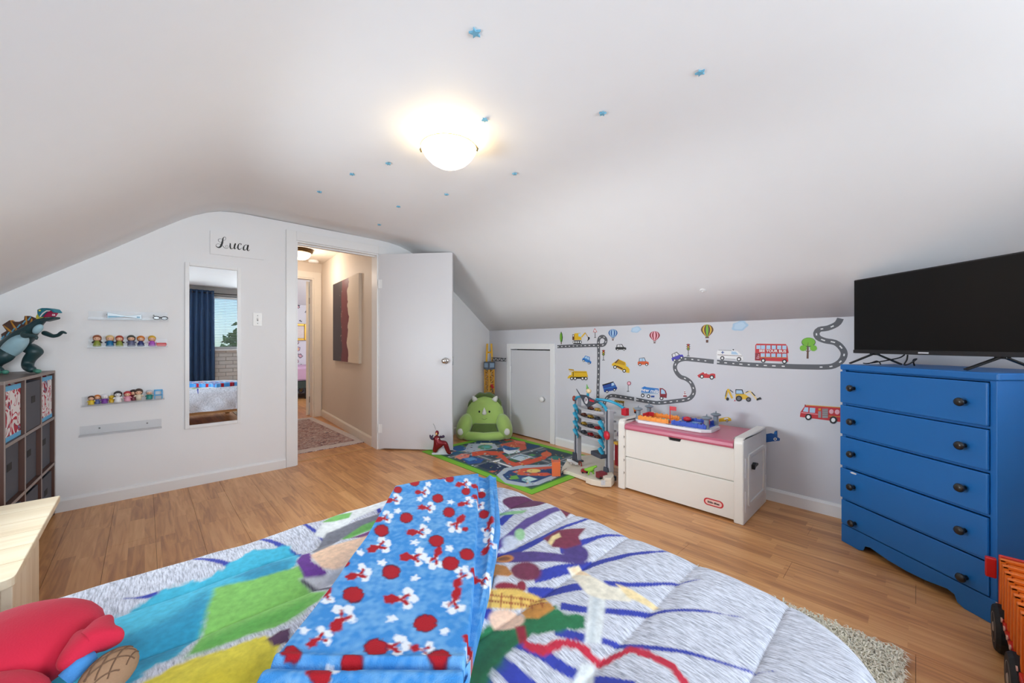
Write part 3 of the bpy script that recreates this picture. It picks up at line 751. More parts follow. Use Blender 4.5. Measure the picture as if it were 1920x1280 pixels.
# table game on the chest lid
GZ = .4992
gm = thing('football_game', 'orange and blue tabletop football game with grey corner towers on the pink lid', 'board game', (2.86, 1.27, GZ))
def gpix(pts, z): return [onZ(x, y, z)[:2] for x, y in pts]
g0, g1, h0, h1 = 2.70, 2.965, .945, 1.50   # x range, y range of the tray
ch = .05
tray = [(g0+ch,h0),(g1-ch,h0),(g1,h0+ch),(g1,h1-ch),(g1-ch,h1),(g0+ch,h1),(g0,h1-ch),(g0,h0+ch)]
q = MB(); q.prism(tray, lambda u,v,d:(u,v,GZ+d), .0005, .022); q.build('tray', M_trim, gm, bevel=.004)
M_or = mat('orange_clear_plastic', (244,156,72), .25, var=.1, vscale=20); M_bl = mat('blue_clear_plastic', (62,92,190), .25, var=.12, vscale=20)
gy = (h0+h1)/2
def field(y0, y1, m, name):
    q = MB()
    q.box(g0+.035, g1-.035, y0, y1, GZ+.022, GZ+.027)
    for x in (g0+.035, g1-.045): q.box(x, x+.012, y0, y1, GZ+.027, GZ+.050)
    for i in range(6):
        y = y0+(y1-y0)*(i+.5)/6; q.box(g0+.033, g0+.05, y-.006, y+.006, GZ+.027, GZ+.056); q.box(g1-.05, g1-.033, y-.006, y+.006, GZ+.027, GZ+.056)
    q.build(name, m, gm, bevel=.002)
field(gy+.01, h1-.03, M_or, 'orange_half'); field(h0+.03, gy-.01, M_bl, 'blue_half')
M_gt = mat('grey_tower_plastic', (128,140,150), .4)
for x in (g0+.06, g1-.03):
    for y in (h0+.035, h1-.02):
        q = MB(); q.lathe([(.020,.022),(.017,.03),(.016,.085),(.022,.088),(.033,.094),(.034,.100),(.024,.106),(.010,.108)], 18, (x,y,GZ)); q.cyl((x,y,GZ+.108),(x+.004,y,GZ+.122),.006,.003,8)
        q.build('corner_tower', M_gt, gm, smooth=False, bevel=.001)
M_red = mat('red_plastic', (205,34,52), .35)
for y, s_ in ((h1-.045, 1), (h0+.06, -1)):
    q = MB(); q.box(g0+.09, g0+.17, y-.006, y+.006, GZ+.027, GZ+.062); q.bar((g0+.17,y,GZ+.05),(g0+.2,y-s_*.03,GZ+.045),.02,.03); q.build('goal', M_red, gm, bevel=.003)
q = MB(); q.cyl((g0+.04, gy, GZ+.022), (g0+.04, gy, GZ+.150), .003, n=8); q.box(g0+.038, g0+.042, gy-.045, gy-.002, GZ+.122, GZ+.150); q.build('flag', M_red, gm)
MB().box(g0+.04, g0+.09, gy+.015, gy+.085, GZ+.027, GZ+.048).build('score_block', mat('mint_plastic', (84,184,150), .35), gm, bevel=.006)
MB().ball((g1-.07, gy-.06, GZ+.045), (.02,.03,.018), 14, 8).build('goal_ball', M_red, gm, smooth=True)
MB().box(g0+.05, g0+.11, gy-.20, gy-.13, GZ+.027, GZ+.052).build('score_block', mat('sky_plastic', (50,130,205), .3), gm, bevel=.006)
text_mesh('FOOTBALL', lambda u,v,d:(g0+.017+v, gy-.045-u, GZ+.0223+d), .026, mat('navy_print', (42,40,84), .5), 'lettering', gm, shear=-.15, bold=.0006)
for ya, yb in ((gy-.19,gy-.12),(gy+.14,gy+.20)):
    q = MB(); q.box(g0+.012, g0+.018, ya, yb, GZ+.0221, GZ+.0226); q.build('stripe', mat('blue_print', (52,110,180), .5), gm)

# ------------------------------------------------------------------ wall stickers on the decal wall
M_print = print_mat('flat_print')
K = dict(y=(226,182,40), y2=(196,150,24), k=(28,26,28), w=(240,240,240), g=(104,104,110), lb=(176,208,232), b=(48,124,200), nb=(36,72,150), r=(200,40,48), dr=(140,30,44), p=(240,176,188), gr=(120,186,44), dg=(52,96,40), br=(96,58,40), o=(218,92,44), pu=(74,66,180), wh=(222,222,224), cream=(240,214,150), gold=(214,160,60), gy=(150,150,150), mb=(40,92,160))
def ell(cx, cy, rx, ry=None, n=18, rot=0.0):
    ry = rx if ry is None else ry
    return [(cx+rx*math.cos(a)*math.cos(rot)-ry*math.sin(a)*math.sin(rot), cy+rx*math.cos(a)*math.sin(rot)+ry*math.sin(a)*math.cos(rot)) for a in np.linspace(0, 2*PI, n, endpoint=False)]
def stroke(pts, w_):
    L_, R_ = [], []
    P = [Vector(p) for p in pts]
    ws = w_ if isinstance(w_, (list, tuple)) else [w_]*len(P)
    for i, p in enumerate(P):
        d = (P[min(i+1, len(P)-1)]-P[max(i-1, 0)]).normalized(); n_ = Vector((-d.y, d.x))
        L_.append(tuple(p+n_*ws[i]/2)); R_.append(tuple(p-n_*ws[i]/2))
    return L_+R_[::-1]
def rect(x0, y0, x1, y1): return [(x0,y0),(x1,y0),(x1,y1),(x0,y1)]
def rot(poly, cx, cy, a):
    a = math.radians(a); c_, s_ = math.cos(a), math.sin(a)
    return [(cx+(x-cx)*c_-(y-cy)*s_, cy+(x-cx)*s_+(y-cy)*c_) for x, y in poly]
def sticker(name, label, cat, z, layers, tilt=None, group='vehicle and road stickers on the grey wall'):
    ox, oy, sc = z
    q = MB(); d = 0.0006
    for i, (c_, poly) in enumerate(layers):
        if tilt: poly = rot(poly, *tilt)
        pp = [toB(ox+x/sc, oy+y/sc) for x, y in poly]
        col = lin(K[c_] if isinstance(c_, str) else c_)
        q.prism(pp, WF, 0.0002 if i == 0 else d, d+.0004, col); d += .00025
    return tag(q.build(name, M_print, None), label, cat, group)
ZA = (1040,600,10.664); ZB = (1130,600,10.664); ZC = (1180,690,9.143); ZD = (1330,600,10.669); ZE = (1340,700,7.385); Z4 = (1030,580,5.817); Z5 = (1240,560,4.2658); ZG = (1060,700,10.664)
def wheel(x, y, r): return [('k', ell(x,y,r)), ('w', ell(x,y,r*.55))]
sticker('sticker_tree', 'narrow green cypress tree sticker, above the hatch corner', 'wall sticker', ZA, [('br', rect(124,420,140,480)), ('dg', [(130,225),(152,270),(163,345),(155,420),(138,445),(118,430),(104,370),(106,290)]), ('gr', [(126,245),(140,300),(142,370),(128,430),(112,380),(112,300)])])
sticker('sticker_excavator', 'yellow tracked excavator sticker with black bucket', 'wall sticker', ZA,
  [('br', rect(355,285,395,398)), ('w', ell(374,312,12,16)), ('y', [(395,265),(520,255),(540,395),(395,400)]), ('lb', [(475,270),(522,265),(530,335),(478,325)]), ('y', stroke([(540,340),(612,255)], 24)), ('y2', stroke([(612,250),(662,330)], 12)), ('k', [(662,328),(705,345),(700,380),(650,425),(672,372)]), ('k', stadium(455,440,185,70)), *[('w', ell(x,439,17)) for x in (388,432,476,522)]])
sticker('sticker_road_sign', 'small triangular warning road sign sticker over the road loop', 'wall sticker', ZA, [('k', rect(805,200,815,350)), ('k', rect(792,342,828,352)), ('r', [(803,160),(852,240),(768,240)]), ('w', [(804,178),(838,232),(782,232)])])
def balloon(label, z, cx, cy, rx, ry, c1, c2, c3, basket='br'):
    out = ell(cx, cy, rx, ry, 24)
    out = [(x if y < cy else cx+(x-cx)*(1-.55*((y-cy)/ry)**1.5), y if y < cy else cy+(y-cy)*1.25) for x, y in out]
    L_ = [(c2, out)]
    for k_, c_ in ((.98, c1), (.72, c2), (.48, c1), (.20, c3)):
        L_.append((c_, [(cx+(x-cx)*k_, y) for x, y in out]))
    b_ = cy+ry*1.25
    L_ += [('br', rect(cx-rx*.28, b_-3, cx+rx*.28, b_+8)), (basket, rect(cx-rx*.18, b_+22, cx+rx*.18, b_+44))]
    sticker('sticker_balloon', label, 'wall sticker', z, L_, group='balloon stickers on the grey wall')
balloon('blue and white striped hot-air balloon sticker', ZA, 1167, 260, 92, 80, 'mb', 'lb', 'lb')
balloon('red and pink striped hot-air balloon sticker', ZB, 1040, 308, 106, 88, 'dr', 'p', 'p')
balloon('green, yellow and brown striped hot-air balloon sticker', Z5, 367, 250, 51, 45, 'br', 'y', 'gr')
def cloud(label, z, cx, cy, s_, a):
    P = [(cx+math.cos(t)*s_*1.45*(1+.10*math.sin(5*t)), cy+math.sin(t)*s_*.85*(1+.10*math.sin(5*t+1))) for t in np.linspace(0, 2*PI, 28, endpoint=False)]
    sticker('sticker_cloud', label, 'wall sticker', z, [((170,200,224), rot(P, cx, cy, a)), ((188,212,232), rot([(cx+(x-cx)*.7, cy+(y-cy)*.7) for x, y in P], cx, cy, a))], group='cloud stickers on the grey wall')
cloud('pale blue cloud sticker between the blue and red balloons', Z4, 945, 220, 38, -12)
cloud('pale blue cloud sticker above the white ambulance', Z5, 628, 217, 45, -14)
def car(name, label, z, x0, y0, x1, y1, body, win='wh', tilt=None, cat='wall sticker', frame=None):
    w_ = x1-x0; h_ = y1-y0; X = lambda u: x0+u*w_; Y = lambda v: y0+v*h_
    L_ = [(frame or body, [(X(.08),Y(.5)),(X(.12),Y(.08)),(X(.6),Y(0)),(X(.74),Y(.42)),(X(.8),Y(.5))]), (win, [(X(.15),Y(.45)),(X(.18),Y(.14)),(X(.38),Y(.1)),(X(.38),Y(.45))]), (win, [(X(.42),Y(.45)),(X(.42),Y(.1)),(X(.57),Y(.1)),(X(.68),Y(.45))]),
          (body, [(X(0),Y(.5)),(X(.75),Y(.46)),(X(.98),Y(.55)),(X(1),Y(.86)),(X(0),Y(.88))])]
    for u in (.2,.8): L_ += wheel(X(u), Y(.86), h_*.17)
    sticker(name, label, cat, z, L_, tilt)
car('sticker_car', 'black taxi car sticker below the blue balloon', ZB, 258, 478, 474, 606, (40,40,40))
car('sticker_car', 'orange car sticker with pale blue windows', ZB, 704, 745, 925, 912, 'o', 'lb', frame=(110,104,110))
car('sticker_car', 'small bright blue car sticker left of the vertical road', ZA, 560, 722, 752, 858, 'b', 'lb', (656,790,24))
car('sticker_car', 'purple car sticker tipped upward beside the road bend', Z5, 78, 424, 174, 492, 'pu', 'wh', (126,458,-20), frame=(84,84,84))
sticker('sticker_dump_truck', 'yellow eight-wheel dump truck sticker with cab on its left', 'wall sticker', ZA,
  [('k', rect(330,1130,640,1170)), ('y2', [(278,972),(385,985),(385,1015),(285,1000)]), ('y', [(300,1025),(375,1030),(375,1150),(260,1165),(265,1130),(290,1110)]), ('wh', [(296,1040),(338,1035),(335,1095),(288,1100)]), ('y', [(378,1015),(640,1020),(668,1135),(380,1135)]), ('y2', [(395,1030),(630,1034),(636,1050),(395,1050)]), ('k', rect(368,1028,380,1130))]+[l for x in (345,412,562,628) for l in wheel(x,1165,34)])
sticker('sticker_dump_truck', 'yellow dump truck sticker tipped nose-down in the middle of the wall', 'wall sticker', ZB,
  [('y', [(190,870),(320,780),(455,840),(470,890),(540,985),(535,1055),(480,1050),(180,900)]), ('y2', [(260,860),(320,785),(450,850),(440,905)]), ('br', [(240,850),(310,778),(325,790),(262,865)]), ('lb', [(470,890),(510,905),(525,945),(470,920)]), ('br', stroke([(285,920),(400,975)], 26)), *wheel(250,938,36), *wheel(434,1012,36)])
def tlight(label, z, x, y, s_):
    L_ = [('k', rect(x-3*s_,y+30*s_,x+3*s_,y+105*s_)), ('k', rect(x-18*s_,y+100*s_,x+18*s_,y+107*s_)), ('br', rect(x-14*s_,y-42*s_,x+14*s_,y+36*s_))]
    for i, c_ in enumerate(('r','y','gr')): L_ += [('br', [(x-28*s_,y+(-36+25*i)*s_),(x+28*s_,y+(-36+25*i)*s_),(x,y+(-12+25*i)*s_)]), (c_, ell(x,y+(-30+25*i)*s_,9*s_))]
    sticker('sticker_traffic_light', label, 'wall sticker', z, L_, group='traffic light stickers')
tlight('traffic light sticker right of the vertical road', ZA, 978, 655, 1.4+.0)
tlight('traffic light sticker above the purple car', Z5, 216, 388, .66)
sticker('sticker_van', 'dark blue van sticker tilted upward above the toy garage', 'wall sticker', ZG,
  [('nb', [(740,225),(960,160),(1040,290),(1020,325),(780,375)]), ('k', [(740,222),(958,158),(965,178),(748,245)]), ('lb', [(925,195),(965,182),(985,235),(925,250)]), ('b', stroke([(765,310),(1020,255)], 16)), *wheel(835,362,28), *wheel(985,326,28)])
sticker('sticker_road_sign', 'small round road sign sticker on a thin post, left of the tanker', 'wall sticker', Z4, [('g', rect(858,822,864,892)), ('k', rect(846,888,872,895)), ('dr', ell(870,805,22)), ('p', ell(870,805,16))])
tk = sticker('sticker_tanker', 'blue milk tanker sticker with red cab', 'wall sticker', ZC,
  [('g', rect(205,420,500,440)), ('b', [(205,345),(260,310),(300,325),(470,345),(505,350),(500,430),(205,415)]), ('lb', [(203,418),(500,436),(500,446),(203,430)]), ('nb', rect(372,470,432,500)), ('dr', [(522,340),(575,345),(625,385),(645,445),(640,512),(525,490)]), ('lb', [(545,362),(575,362),(610,395),(622,440),(545,440)]), *wheel(232,468,31), *wheel(330,480,31), *wheel(555,515,32)])
def TKT(u, v, d):
    s_, z_ = toB(1180+350/9.143, 690+385/9.143); a = math.radians(-2.5)
    return WB(s_+u*math.cos(a)-v*math.sin(a), z_+u*math.sin(a)+v*math.cos(a), .0048+d)
text_mesh('new milk', TKT, .046, mat('white_print', (240,240,240), .5), 'lettering', tk, shear=.2, bold=.001)
sticker('sticker_cone', 'red and white traffic cone sticker inside the road bend', 'wall sticker', ZC, [('w', [(945,385),(958,385),(985,470),(920,470)]), ('dr', [(944,398),(958,398),(962,416),(940,416)]), ('dr', [(938,430),(968,430),(974,446),(934,446)]), ('dr', [(928,465),(980,465),(995,490),(925,490)])])
sticker('sticker_ambulance', 'white ambulance sticker with blue cross on the road', 'wall sticker', ZD,
  [('w', [(175,590),(460,600),(560,615),(665,715),(680,795),(150,770),(150,640)]), ('lb', [(445,622),(530,632),(585,690),(440,682)]), ('br', stroke([(165,692),(660,718)], 9)), ('g', stroke([(180,598),(450,608)], 9)), ('nb', rect(238,638,298,652)), ('nb', rect(260,618,275,675)), ('k', rect(468,580,494,604)), ('g', stroke([(320,770),(530,785)], 8)), *wheel(262,760,42), *wheel(595,780,44)])
bus = sticker('sticker_bus', 'red double-decker bus sticker with pale blue windows', 'wall sticker', ZD,
  [('r', [(945,470),(1530,478),(1560,520),(1590,655),(1560,665),(1580,830),(915,805),(920,500)]), *[('lb', rect(x,502+(x-945)*.012,x+82,576+(x-945)*.012)) for x in (942,1034,1142,1250,1358,1462)], *[('lb', rect(x,662+(x-1030)*.02,x+84,732+(x-1030)*.02)) for x in (1030,1136,1242,1356,1462)], ('dr', [(918,655),(1010,660),(1010,800),(915,795)]), *[('p', rect(945+18*i,750-32*i,1005,764-32*i)) for i in range(3)], ('gold', [(1000,738),(1560,745),(1560,752),(1000,745)]), *wheel(1082,808,44), *wheel(1506,828,46)])
def BUST(u, v, d):
    s_, z_ = toB(1330+1268/10.669, 600+618/10.669); return WB(s_+u, z_+v-u*.012, .0078+d)
text_mesh('SEE YOUR BUS', BUST, .025, _M['white_print'], 'lettering', bus, bold=.0008)
sticker('sticker_tree', 'round-topped green tree sticker on a brown trunk', 'wall sticker', (1480,560,9.144), [('br', [(295,1025),(305,850),(320,740),(332,850),(330,1025)]), ('br', stroke([(312,915),(265,870)], 8)), ('br', stroke([(320,915),(365,880)], 8)), ('dg', ell(330,745,122,82)), ('gr', ell(330,740,112,72)), ('gr', ell(240,845,62,50)), ('gr', ell(415,845,60,52)), ('br', stroke([(312,850),(325,745)], [16,4]))])
sticker('sticker_car', 'red open-top racing car sticker under the road', 'wall sticker', Z5, [('r', [(288,612),(330,588),(352,590),(372,604),(432,608),(432,635),(300,630)]), ('r', ell(410,605,22,8)), ('w', ell(350,592,8,6)), *wheel(325,622,16), *wheel(404,628,18)])
sticker('sticker_backhoe', 'yellow backhoe digger sticker with two arms', 'wall sticker', ZE,
  [('y', [(290,285),(410,282),(440,300),(500,340),(480,362),(290,350)]), ('k', [(288,218),(385,220),(405,285),(290,285)]), ('lb', [(300,230),(375,232),(392,280),(298,278)]), ('y', stroke([(245,345),(185,215)], 26)), ('y', stroke([(185,215),(150,350)], 20)), ('k', stroke([(168,235),(148,320)], 10)), ('k', stroke([(212,225),(258,262)], 10)), ('cream', stroke([(420,275),(490,245)], 22)), ('cream', stroke([(490,245),(585,360)], 22)), ('k', stroke([(512,255),(562,310)], 12)), ('k', stroke([(432,262),(468,245)], 10)), ('k', [(580,350),(632,325),(650,352),(585,376)]), ('k', ell(180,352,20,22)), ('r', [(270,382),(282,360),(292,382)]), ('k', ell(338,345,44,40)), ('g', ell(338,345,26,24)), ('k', ell(470,358,34,32)), ('g', ell(470,358,20,18))])
sticker('sticker_fire_engine', 'red fire engine sticker with ladder, partly behind the dresser', 'wall sticker', ZE,
  [('r', [(1255,440),(1760,470),(1900,485),(1900,690),(1180,600),(1190,530)]), ('dr', rect(1246,430,1266,452)), ('lb', [(1250,466),(1298,470),(1295,535),(1222,525)]), ('lb', [(1316,472),(1395,478),(1390,545),(1314,540)]), ('gold', stroke([(1270,438),(1890,480)], 11)), ('p', stroke([(1200,540),(1430,565)], 8)), ('gold', rect(1438,480,1472,510)), ('gy', rect(1434,520,1474,612)), ('gy', rect(1490,486,1570,615)), *[('dr', rect(1492,500+26*i,1568,504+26*i)) for i in range(4)], ('p', ell(1618,526,32)), ('p', ell(1698,532,34)), ('gold', stroke([(1580,585),(1890,612)], 8)), *wheel(1300,600,45), *wheel(1644,642,52)])
sticker('sticker_aeroplane', 'blue aeroplane sticker peeking out right of the toy chest', 'wall sticker', ZE, [('mb', [(640,850),(780,825),(820,835),(835,795),(868,790),(870,880),(905,900),(900,930),(800,940),(640,965)]), ('b', ell(842,822,18,22)), ('w', ell(838,907,24,20)), ('k', ell(838,907,10,9))])
sticker('sticker_car', 'yellow car sticker half hidden behind the football game', 'wall sticker', ZE, [('y', [(60,625),(120,610),(180,602),(225,620),(232,655),(60,668)]), ('wh', [(130,622),(175,610),(195,628),(132,640)]), *wheel(172,655,16)])
sticker('sticker_barrier', 'yellow and black striped road barrier sticker behind the toy garage', 'wall sticker', Z4, [('y', [(712,985),(818,1000),(815,1022),(710,1008)]), *[('k', [(718+17*i,986+2.5*i),(727+17*i,987+2.5*i),(720+17*i,1012+2.5*i),(711+17*i,1010+2.5*i)]) for i in range(6)], ('k', rect(804,1020,811,1065)), ('k', stroke([(735,1038),(808,1048)], 5))])
sticker('sticker_digger', 'small orange and red digger sticker behind the chest corner', 'wall sticker', Z4, [('o', [(920,1085),(945,1070),(985,1078),(995,1120),(925,1128)]), ('dr', rect(950,1080,985,1115)), ('y', stroke([(930,1100),(915,1072)], 8)), ('k', ell(940,1122,12)), ('k', ell(975,1122,12))])
# road strips
def road(label, pts, k=6):
    P = [toB(x, y) for x, y in pts]; P = [tuple(v) for v in smooth_path([Vector((a, b)) for a, b in P], k)]
    P2 = [P[0]]
    for p in P[1:]:
        if (Vector(p)-Vector(P2[-1])).length > .012: P2.append(p)
    def ribbon(Q, w_, d0, d1, col, mb_):
        for i in range(len(Q)-1):
            a, b = Vector(Q[i]), Vector(Q[i+1])
            ta = (Vector(Q[min(i+1, len(Q)-1)])-Vector(Q[max(i-1, 0)])).normalized(); tb_ = (Vector(Q[min(i+2, len(Q)-1)])-Vector(Q[i])).normalized()
            na = Vector((-ta.y, ta.x))*w_/2; nb_ = Vector((-tb_.y, tb_.x))*w_/2
            mb_.prism([tuple(a-na), tuple(b-nb_), tuple(b+nb_), tuple(a+na)], WF, d0, d1, col)
    q = MB(); ribbon(P2, .034, .0002, .0008, lin((92,93,98)), q)
    acc = 0; seg = []
    for i in range(len(P2)-1):
        a, b = Vector(P2[i]), Vector(P2[i+1]); L_ = (b-a).length; n_ = max(1, int(L_/.006))
        for j in range(n_):
            p = a+(b-a)*(j/n_)
            if (acc % .052) < .024: seg.append(tuple(p))
            else:
                if len(seg) > 2: ribbon([seg[0], seg[len(seg)//2], seg[-1]], .0075, .0009, .0012, lin((232,232,232)), q)
                seg = []
            acc += L_/n_
    return tag(q.build('sticker_road', M_print, None), label, 'wall sticker', 'road strip stickers')
R1 = [(1045,649.7),(1080,648.3),(1110,647.3),(1130,646.7),(1135.2,642.5),(1136.2,636.5),(1133,632),(1129,630.8),(1125,632.5),(1122.6,637),(1122,645),(1122.6,660),(1122.2,700),(1121.5,720),(1121,746)]
road('grey road sticker with a loop, running down beside the hatch', R1)
road('short grey road sticker behind the toy garage', [(1131,765),(1133,757),(1136,749),(1140,744),(1147,741.5),(1160,743),(1189,747.8)])
road('curved grey road sticker under the tanker and round the big bend', [(1193,748.6),(1210,751.8),(1226,754.5),(1236,755),(1262,752.3),(1288,748.6),(1298,741.6),(1301,731),(1295.6,717.5),(1286,709.8),(1276,706),(1268,697),(1265.5,686.6),(1270.7,677),(1282.7,672.8),(1300,673.8),(1330,677),(1339,678)])
road('long grey road sticker under the bus winding up to the ceiling', [(1344.3,678.4),(1370,680.8),(1404,683.5),(1440,685.2),(1474.4,686.6),(1510,687.6),(1544.7,687.8),(1563.5,685.4),(1577.6,676),(1583,663),(1577.6,651.4),(1565.8,642),(1547,638.5),(1534,632.7),(1530.7,624.5),(1536.5,617.4),(1551.8,615),(1568,608),(1574,601),(1577,593.5)])

# ------------------------------------------------------------------ things on the door wall
NP = lambda u, v, d: (u, YA-d, v)
mr = thing('wall_mirror', 'tall narrow mirror with thin white frame on the door wall', 'mirror', (.398, YA, 1.085))
q = MB(); mx0, mx1, mz0, mz1 = .222, .577, .446, 1.725; fwid = .026
for (a,b,c_,d_) in ((mx0,mx0+fwid,mz0,mz1),(mx1-fwid,mx1,mz0,mz1),(mx0+fwid,mx1-fwid,mz0,mz0+fwid),(mx0+fwid,mx1-fwid,mz1-fwid,mz1)): q.box(a,b,YA-.016,YA-.0005,c_,d_)
q.build('frame', M_trim, mr, bevel=.002)
MB().box(mx0+fwid, mx1-fwid, YA-.009, YA-.004, mz0+fwid, mz1-fwid).build('mirror_glass', mat('silvered_glass', (236,238,238), .0, 1.0, var=0.0), mr)
# name sign
sg = thing('name_sign', 'white board with a first name in curly black script, above the mirror', 'sign', (.557, YA, 1.905))
q = MB(); q.prism([(.375,1.811),(.739,1.817),(.739,1.990),(.375,1.997)], NP, .0005, .012); q.build('board', mat('white_board', (236,236,237), .5, var=.01), sg)
q = MB()
def SP(x, y): a = onY(330+x/10.667, 420+y/10.667, YA); return (a[0], a[2])
def script(pts, ws, k=7):
    P = smooth_path([Vector(SP(*p)) for p in pts], k); n_ = len(P)
    W_ = [np.interp(i/(n_-1)*(len(ws)-1), range(len(ws)), ws)*.0009 for i in range(n_)]
    poly = stroke([tuple(p) for p in P], W_)
    m_ = len(P)
    for i in range(m_-1):
        q.prism([poly[i], poly[i+1], poly[2*m_-2-i], poly[2*m_-1-i]], NP, .0121, .0128)
script([(930,335),(890,370),(850,350),(842,315),(880,298),(925,310),(960,330),(990,310),(988,275),(960,265),(935,295),(925,360),(905,420),(880,460),(845,472),(805,455),(796,425),(825,400),(870,405),(920,430),(960,475),(1010,492),(1040,470),(1025,435),(990,435),(988,460),(1008,468)],
       [1,2,3,3,2,2,2,2,3,4,10,14,14,12,7,3,2,2,3,4,3,2,2,2,2,2])
script([(1068,385),(1080,400),(1078,450),(1088,490),(1110,500),(1145,480),(1170,430),(1185,395),(1170,430),(1162,480),(1172,500),(1190,490),(1200,470)], [3,9,12,10,5,3,3,10,12,12,8,3,2])
script([(1290,425),(1298,400),(1265,395),(1240,430),(1232,480),(1255,512),(1290,500),(1310,478)], [6,5,4,10,13,8,3,2])
script([(1425,440),(1400,420),(1365,435),(1345,480),(1350,520),(1385,520),(1415,480),(1438,425),(1425,480),(1425,525),(1445,538),(1470,515)], [3,4,5,12,11,4,3,10,13,11,5,2])
q.build('lettering', mat('black_script', (34,32,31), .5), sg, fix=True)
# light switch
sw_ = thing('light_switch', 'white toggle light switch plate left of the doorway', 'light switch', (.693, YA, 1.306))
MB().box(.66,.727,YA-.006,YA-.0004,1.25,1.362).build('plate', mat('white_switch', (240,239,236), .3), sw_, bevel=.002)
q = MB(); q.box(.689,.699,YA-.0075,YA-.006,1.292,1.318); q.build('slot', mat('slot_grey', (150,148,144), .5), sw_)
q = MB(); q.bar((.694,YA-.006,1.305),(.694,YA-.016,1.311),.007,.011); q.build('toggle', M_trim, sw_)
for z in (1.272,1.338): MB(Matrix.Translation((.694,YA-.0062,z)) @ Matrix.Rotation(PI/2,4,'X')).lathe([(.0035,0),(.0035,.0008),(.002,.001)],10).build('screw', mat('screw_grey', (110,108,104), .4, .6), sw_)

# clear acrylic ledges with their toys
M_acr = clear_mat('clear_acrylic', (.965,.97,.975), .02, .3)
def ledge(label, xa, xb, z, dz):
    q = MB()
    T_ = Matrix.Translation(((xa+xb)/2, YA, z)) @ Matrix.Rotation(math.atan2(dz, xb-xa), 4, 'Y').inverted()
    q.T = T_; L_ = (xb-xa)/2
    q.box(-L_, L_, -.075, -.003, -.002, .002); q.box(-L_, L_, -.004, -.0005, -.002, .058); q.box(-L_, L_, -.078, -.074, -.002, .014)
    th_ = thing('acrylic_ledge', label, 'shelf', ((xa+xb)/2, YA, z), 0, 'clear ledges on the door wall')
    q.build('ledge_body', M_acr, th_)
    for x in (-L_*.55, L_*.62):
        s_ = MB(T_ @ Matrix.Translation((x,-.004,.036)) @ Matrix.Rotation(PI/2,4,'X')); s_.lathe([(.005,0),(.005,.0015),(.002,.002)],10); s_.build('screw', _M['screw_grey'], th_)
ledge('topmost clear ledge, holding a blue bow-shaped box and black glasses', -.275, .125, 1.268, .01)
ledge('second clear ledge from the top, holding six figures and a red block', -.275, .123, 1.076, .004)
ledge('third clear ledge from the top, crowded with small figures', -.305, .105, .688, .012)
ledge('lowest clear ledge, empty', -.315, .09, .486, .0)
SKIN = (238,190,160)
def figure(x, z, hgt, hair, body, label, skin=SKIN, arms=None, skirt=True, y=YA-.040, hat=None):
    s_ = hgt/.075
    t = thing('toy_figure', label, 'toy figure', (x, y, z), 0, 'little figures on the clear ledges')
    mk = lambda nm, c_: mat('fig_%d_%d_%d' % c_, c_, .4, var=.02)
    q = MB(); q.lathe([(.017*s_,0),(.019*s_,.004*s_),(.016*s_,.020*s_),(.012*s_,.033*s_),(.008*s_,.038*s_)] if skirt else [(.013*s_,0),(.013*s_,.012*s_),(.014*s_,.014*s_),(.013*s_,.034*s_),(.008*s_,.038*s_)], 16, (x,y,z)); q.build('body', mk('b', body), t, smooth=True)
    q = MB()
    for sgn in (-1,1): q.tube([(x+sgn*.012*s_,y-.002,z+.033*s_),(x+sgn*.021*s_,y-.006,z+.024*s_)], [.005*s_,.0042*s_], 8)
    q.build('arm', mk('a', arms or body), t, smooth=True)
    q = MB(); q.ball((x,y-.002,z+.052*s_), (.017*s_,.016*s_,.016*s_), 16, 10); q.build('head', mk('s', skin), t, smooth=True)
    q = MB(); q.ball((x,y+.002*s_,z+.055*s_), (.020*s_,.0185*s_,.019*s_), 16, 8, z0=-.15); 
    q.ball((x,y+.007*s_,z+.049*s_), (.0195*s_,.013*s_,.018*s_), 14, 8); q.build('hair' if not hat else 'hat', mk('h', hat or hair), t, smooth=True)
    q = MB()
    for sgn in (-1,1): q.ball((x+sgn*.006*s_,y-.0172*s_,z+.051*s_), .0018*s_, 8, 6)
    q.build('eye', M_dark, t, smooth=True)
zl = 1.0805
fx = lambda px, py: onY(px, py, YA-.04)[0]
zz = lambda px, py: onY(px, py, YA-.04)[2]
for px_, hgt, hair, body, lab, kw in ((182,.080,(150,84,52),(140,152,60),'brown-haired figure in green, first on the second ledge',dict(arms=(52,50,44))),
    (206,.080,(220,190,130),(24,112,160),'blond figure in blue on the second ledge',dict(arms=(24,60,110))),
    (224,.078,(168,64,44),(142,152,64),'red-haired figure in green on the second ledge',dict(arms=(52,50,44))),
    (246,.082,(70,74,64),(96,100,130),'figure in grey-violet with dark grey hood on the second ledge',dict()),
    (264,.078,(210,120,40),(40,54,110),'orange-haired figure in white and navy on the second ledge',dict(arms=(230,230,230))),
    (285,.080,(222,176,50),(164,82,184),'golden-haired figure in purple on the second ledge',dict(arms=(230,180,220)))):
    figure(fx(px_,648), zl, hgt, hair, body, lab, **kw)
q = MB(); X_ = fx(303,645); q.box(X_-.028, X_+.026, YA-.055, YA-.025, zl, zl+.026); tag(q.build('toy_block', mat('coral_block', (214,74,76), .4), None, bevel=.005), 'red toy block at the end of the second ledge', 'toy')
def z3(x): return .6905+.012*((x+.1)/.41)
